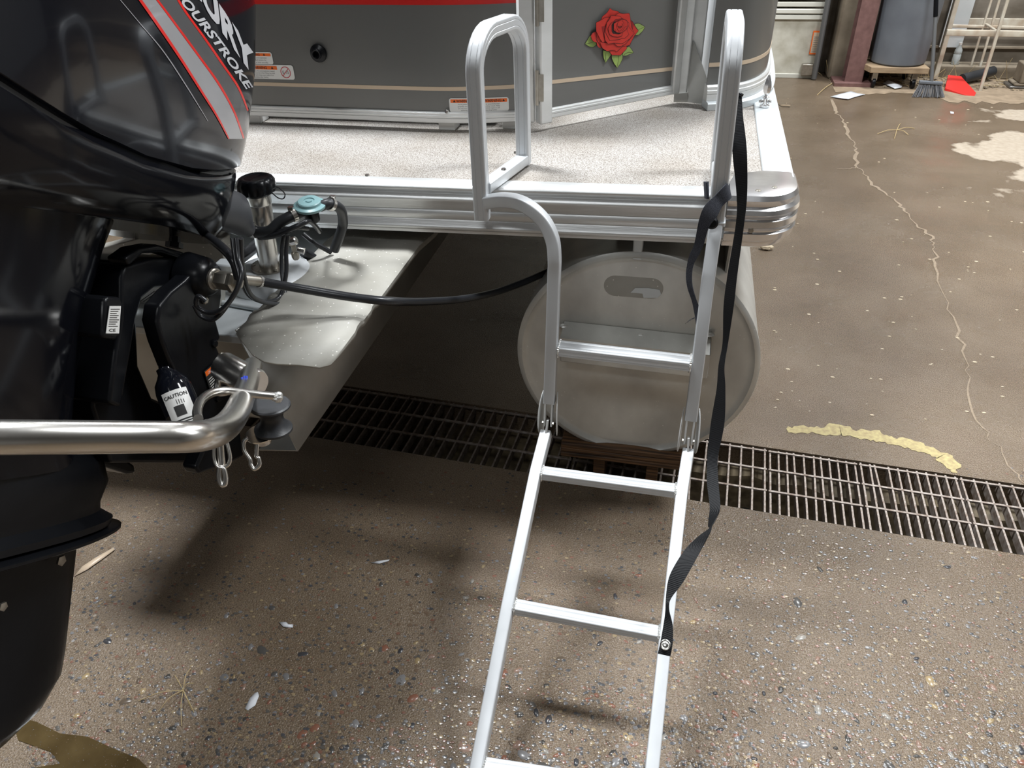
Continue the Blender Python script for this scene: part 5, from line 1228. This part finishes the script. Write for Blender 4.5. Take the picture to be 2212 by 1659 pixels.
# stone slab stack at far right
sl = ga(2200, 195)
for i, (w_, h_, c_) in enumerate(((.16, .022, 'st_e'), (.14, .02, 'concrete_col'), (.10, .14, 'concrete_col'))):
    z0 = (0, .022, .042)[i]
    o = box('stone_slab', (sl.x - .06 + i * .03, sl.y + .03, z0 + .0005), (sl.x - .06 + i * .03 + w_, sl.y + .2, z0 + h_), c_, bevel=.008)
    tag(o, ('dark flat slab at the bottom of the small stack by the right edge', 'pale flat slab in the middle of the small stack by the right edge', 'upright pale block on top of the stack by the right edge')[i], 'slab')
# swept dust strip with debris along the wall
bm = bmesh.new(); rnd = random.Random(12); prev = None
for i in range(90):
    x = 1.15 + i * .06; yb = 6.62 - (.25 if x > 1.9 else 0.05) + rnd.uniform(-.05, .05)
    if x > 2.6: yb -= .1
    r = [bm.verts.new((x, yb, .0016)), bm.verts.new((x, YF - .14, .0016))]
    if prev: bm.faces.new((prev[0], prev[1], r[1], r[0]))
    prev = r
tag(finish(bm, 'dust', 'dust_strip', floor, origin=(0, 0, 0), smooth=False), kind='stuff')
bm = bmesh.new()
for i in range(420):
    x = rnd.uniform(1.15, 4.2); y = rnd.uniform(6.75, 7.12); s = rnd.uniform(.004, .02); bmesh.ops.create_icosphere(bm, subdivisions=1, radius=1, matrix=Matrix.Translation((x, y, s * .3)) @ Matrix.Rotation(rnd.random() * 6, 4, 'Z') @ Matrix.Diagonal((s * rnd.uniform(1, 2.2), s, s * .6, 1)))
tag(finish(bm, 'debris', 'litter', weld=False, smooth=False), 'scattered leaves and grit swept along the foot of the back wall', 'debris', kind='stuff')
bm = bmesh.new()
for i in range(150):
    p = V((rnd.uniform(1.1, 3.6), rnd.uniform(6.75, 7.15), rnd.uniform(.003, .02))); a = rnd.uniform(0, 3.14); l = rnd.uniform(.04, .16)
    if rnd.random() < .5: d = V((math.cos(a) * .6, 0, abs(math.sin(a)) * 1.3)); p.y = rnd.uniform(6.98, 7.08)
    else: d = V((math.cos(a), math.sin(a) * .5, .02))
    sweep(bm, [p, p + d * l * .5 + V((0, 0, .004)), p + d * l], circ(.0012, 4))
tag(finish(bm, 'straw', 'straw', weld=False), 'thin dry straw stems lying and leaning along the back wall', 'straw', kind='stuff')
def scrap(name, pts, label, cat, z=.002, m='paper', curl=.01, seed=1):
    r = random.Random(seed); g = [ga(*p) for p in pts]; c = sum(g, V()) / len(g); bm = bmesh.new(); cv = bm.verts.new((c.x, c.y, z + curl)); vs = [bm.verts.new((p.x, p.y, z + r.uniform(0, curl * .6))) for p in g]
    for i in range(len(vs)): bm.faces.new((vs[i], vs[(i + 1) % len(vs)], cv))
    o = finish(bm, name, m); s = o.modifiers.new('s', 'SOLIDIFY'); s.thickness = .0006; s.offset = 1; return tag(o, label, cat)
scrap('paper_scrap', [(1793, 210), (1812, 207), (1838, 200), (1852, 203), (1869, 206), (1845, 212), (1832, 217), (1812, 215)], 'crumpled white paper sheet lying near the wooden dolly', 'paper', curl=.02)
scrap('plastic_film', [(1906, 182), (1918, 178), (1926, 190), (1950, 186), (1946, 193), (1932, 195), (1915, 188)], 'pale crumpled plastic film under the wooden dolly', 'plastic', z=.004, curl=.03)
scrap('paper_scrap', [(603, 1345), (618, 1345), (628, 1352), (634, 1350), (633, 1357), (625, 1357), (612, 1355)], 'small white paper tag with faint blue print on the wet floor', 'paper', curl=.002)
scrap('paper_scrap', [(558, 1496), (560, 1505), (552, 1525), (536, 1536), (530, 1532), (540, 1510), (552, 1498)], 'white pointed label scrap lying on the wet floor below the tow bar', 'paper', curl=.001)
scrap('paper_scrap', [(1680, 226), (1708, 229), (1706, 232), (1688, 231)], 'pale thin paper scrap beside the silver deck edge', 'paper', m='dust_strip')
scrap('husk', [(800, 1217), (815, 1214), (842, 1210), (840, 1213), (820, 1219)], 'thin whitish strip lying in the shadow on the floor', 'debris', m='paper', curl=.002)
scrap('husk', [(160, 1247), (180, 1225), (210, 1205), (246, 1184), (249, 1189), (225, 1207), (190, 1232)], 'long dry corn-coloured leaf strip beside the motor skeg', 'leaf', m='tan_vinyl', curl=.004)
scrap('crumb', [(2052, 241), (2060, 243), (2060, 247), (2053, 246)], 'tiny white crumb on the brown floor', 'debris', curl=.004)
# pale lump below the corner cap
p = ga(1655, 539); bm = bmesh.new(); bmesh.ops.create_icosphere(bm, subdivisions=3, radius=1, matrix=Matrix.Translation((p.x, p.y, .012)) @ Matrix.Diagonal((.034, .016, .012, 1)))
for v in bm.verts: v.co += V((rnd.uniform(-1, 1), rnd.uniform(-1, 1), rnd.uniform(-1, 1))) * .0022
tag(finish(bm, 'foam_lump', 'crumb'), 'pale irregular foam lump on the floor below the polished corner', 'debris')
# straw clusters on the floor
def stems(name, c, ends, label, r=.0009):
    bm = bmesh.new()
    for e in ends:
        a = ga(*c) + V((0, 0, .004)); b = ga(*e) + V((0, 0, .002)); sweep(bm, spline([a, a.lerp(b, .5) + V((0, 0, .012)), b], 4), circ(r, 5))
    tag(finish(bm, name, 'straw', weld=False), label, 'straw')
stems('grass_stem', (397, 1493), [(343, 1538), (418, 1477), (300, 1515), (412, 1445), (415, 1535), (393, 1570), (378, 1460), (420, 1540)], 'dry branching grass stem on the wet floor at lower left')
stems('grass_stem', (1937, 282), [(1895, 290), (1932, 300), (1975, 278), (1962, 292), (1945, 268)], 'dry branching grass stem on the brown floor at upper right', .0022)
stems('straw', (1800, 180), [(1765, 206)], 'single pale straw by the foot of the red column', .003)
bm = bmesh.new(); rnd = random.Random(77)
for i in range(110):
    p = ga(rnd.uniform(1660, 2212), 210 + 700 * rnd.random()); 
    if blocked(p): continue
    s = rnd.uniform(.0012, .004) * (1 + p.y * .12); bmesh.ops.create_icosphere(bm, subdivisions=1, radius=1, matrix=Matrix.Translation((p.x, p.y, .001)) @ Matrix.Diagonal((s * 1.8, s, .0014, 1)))
tag(finish(bm, 'grit', 'crumb', floor, origin=(0, 0, 0), weld=False, smooth=False), kind='stuff')
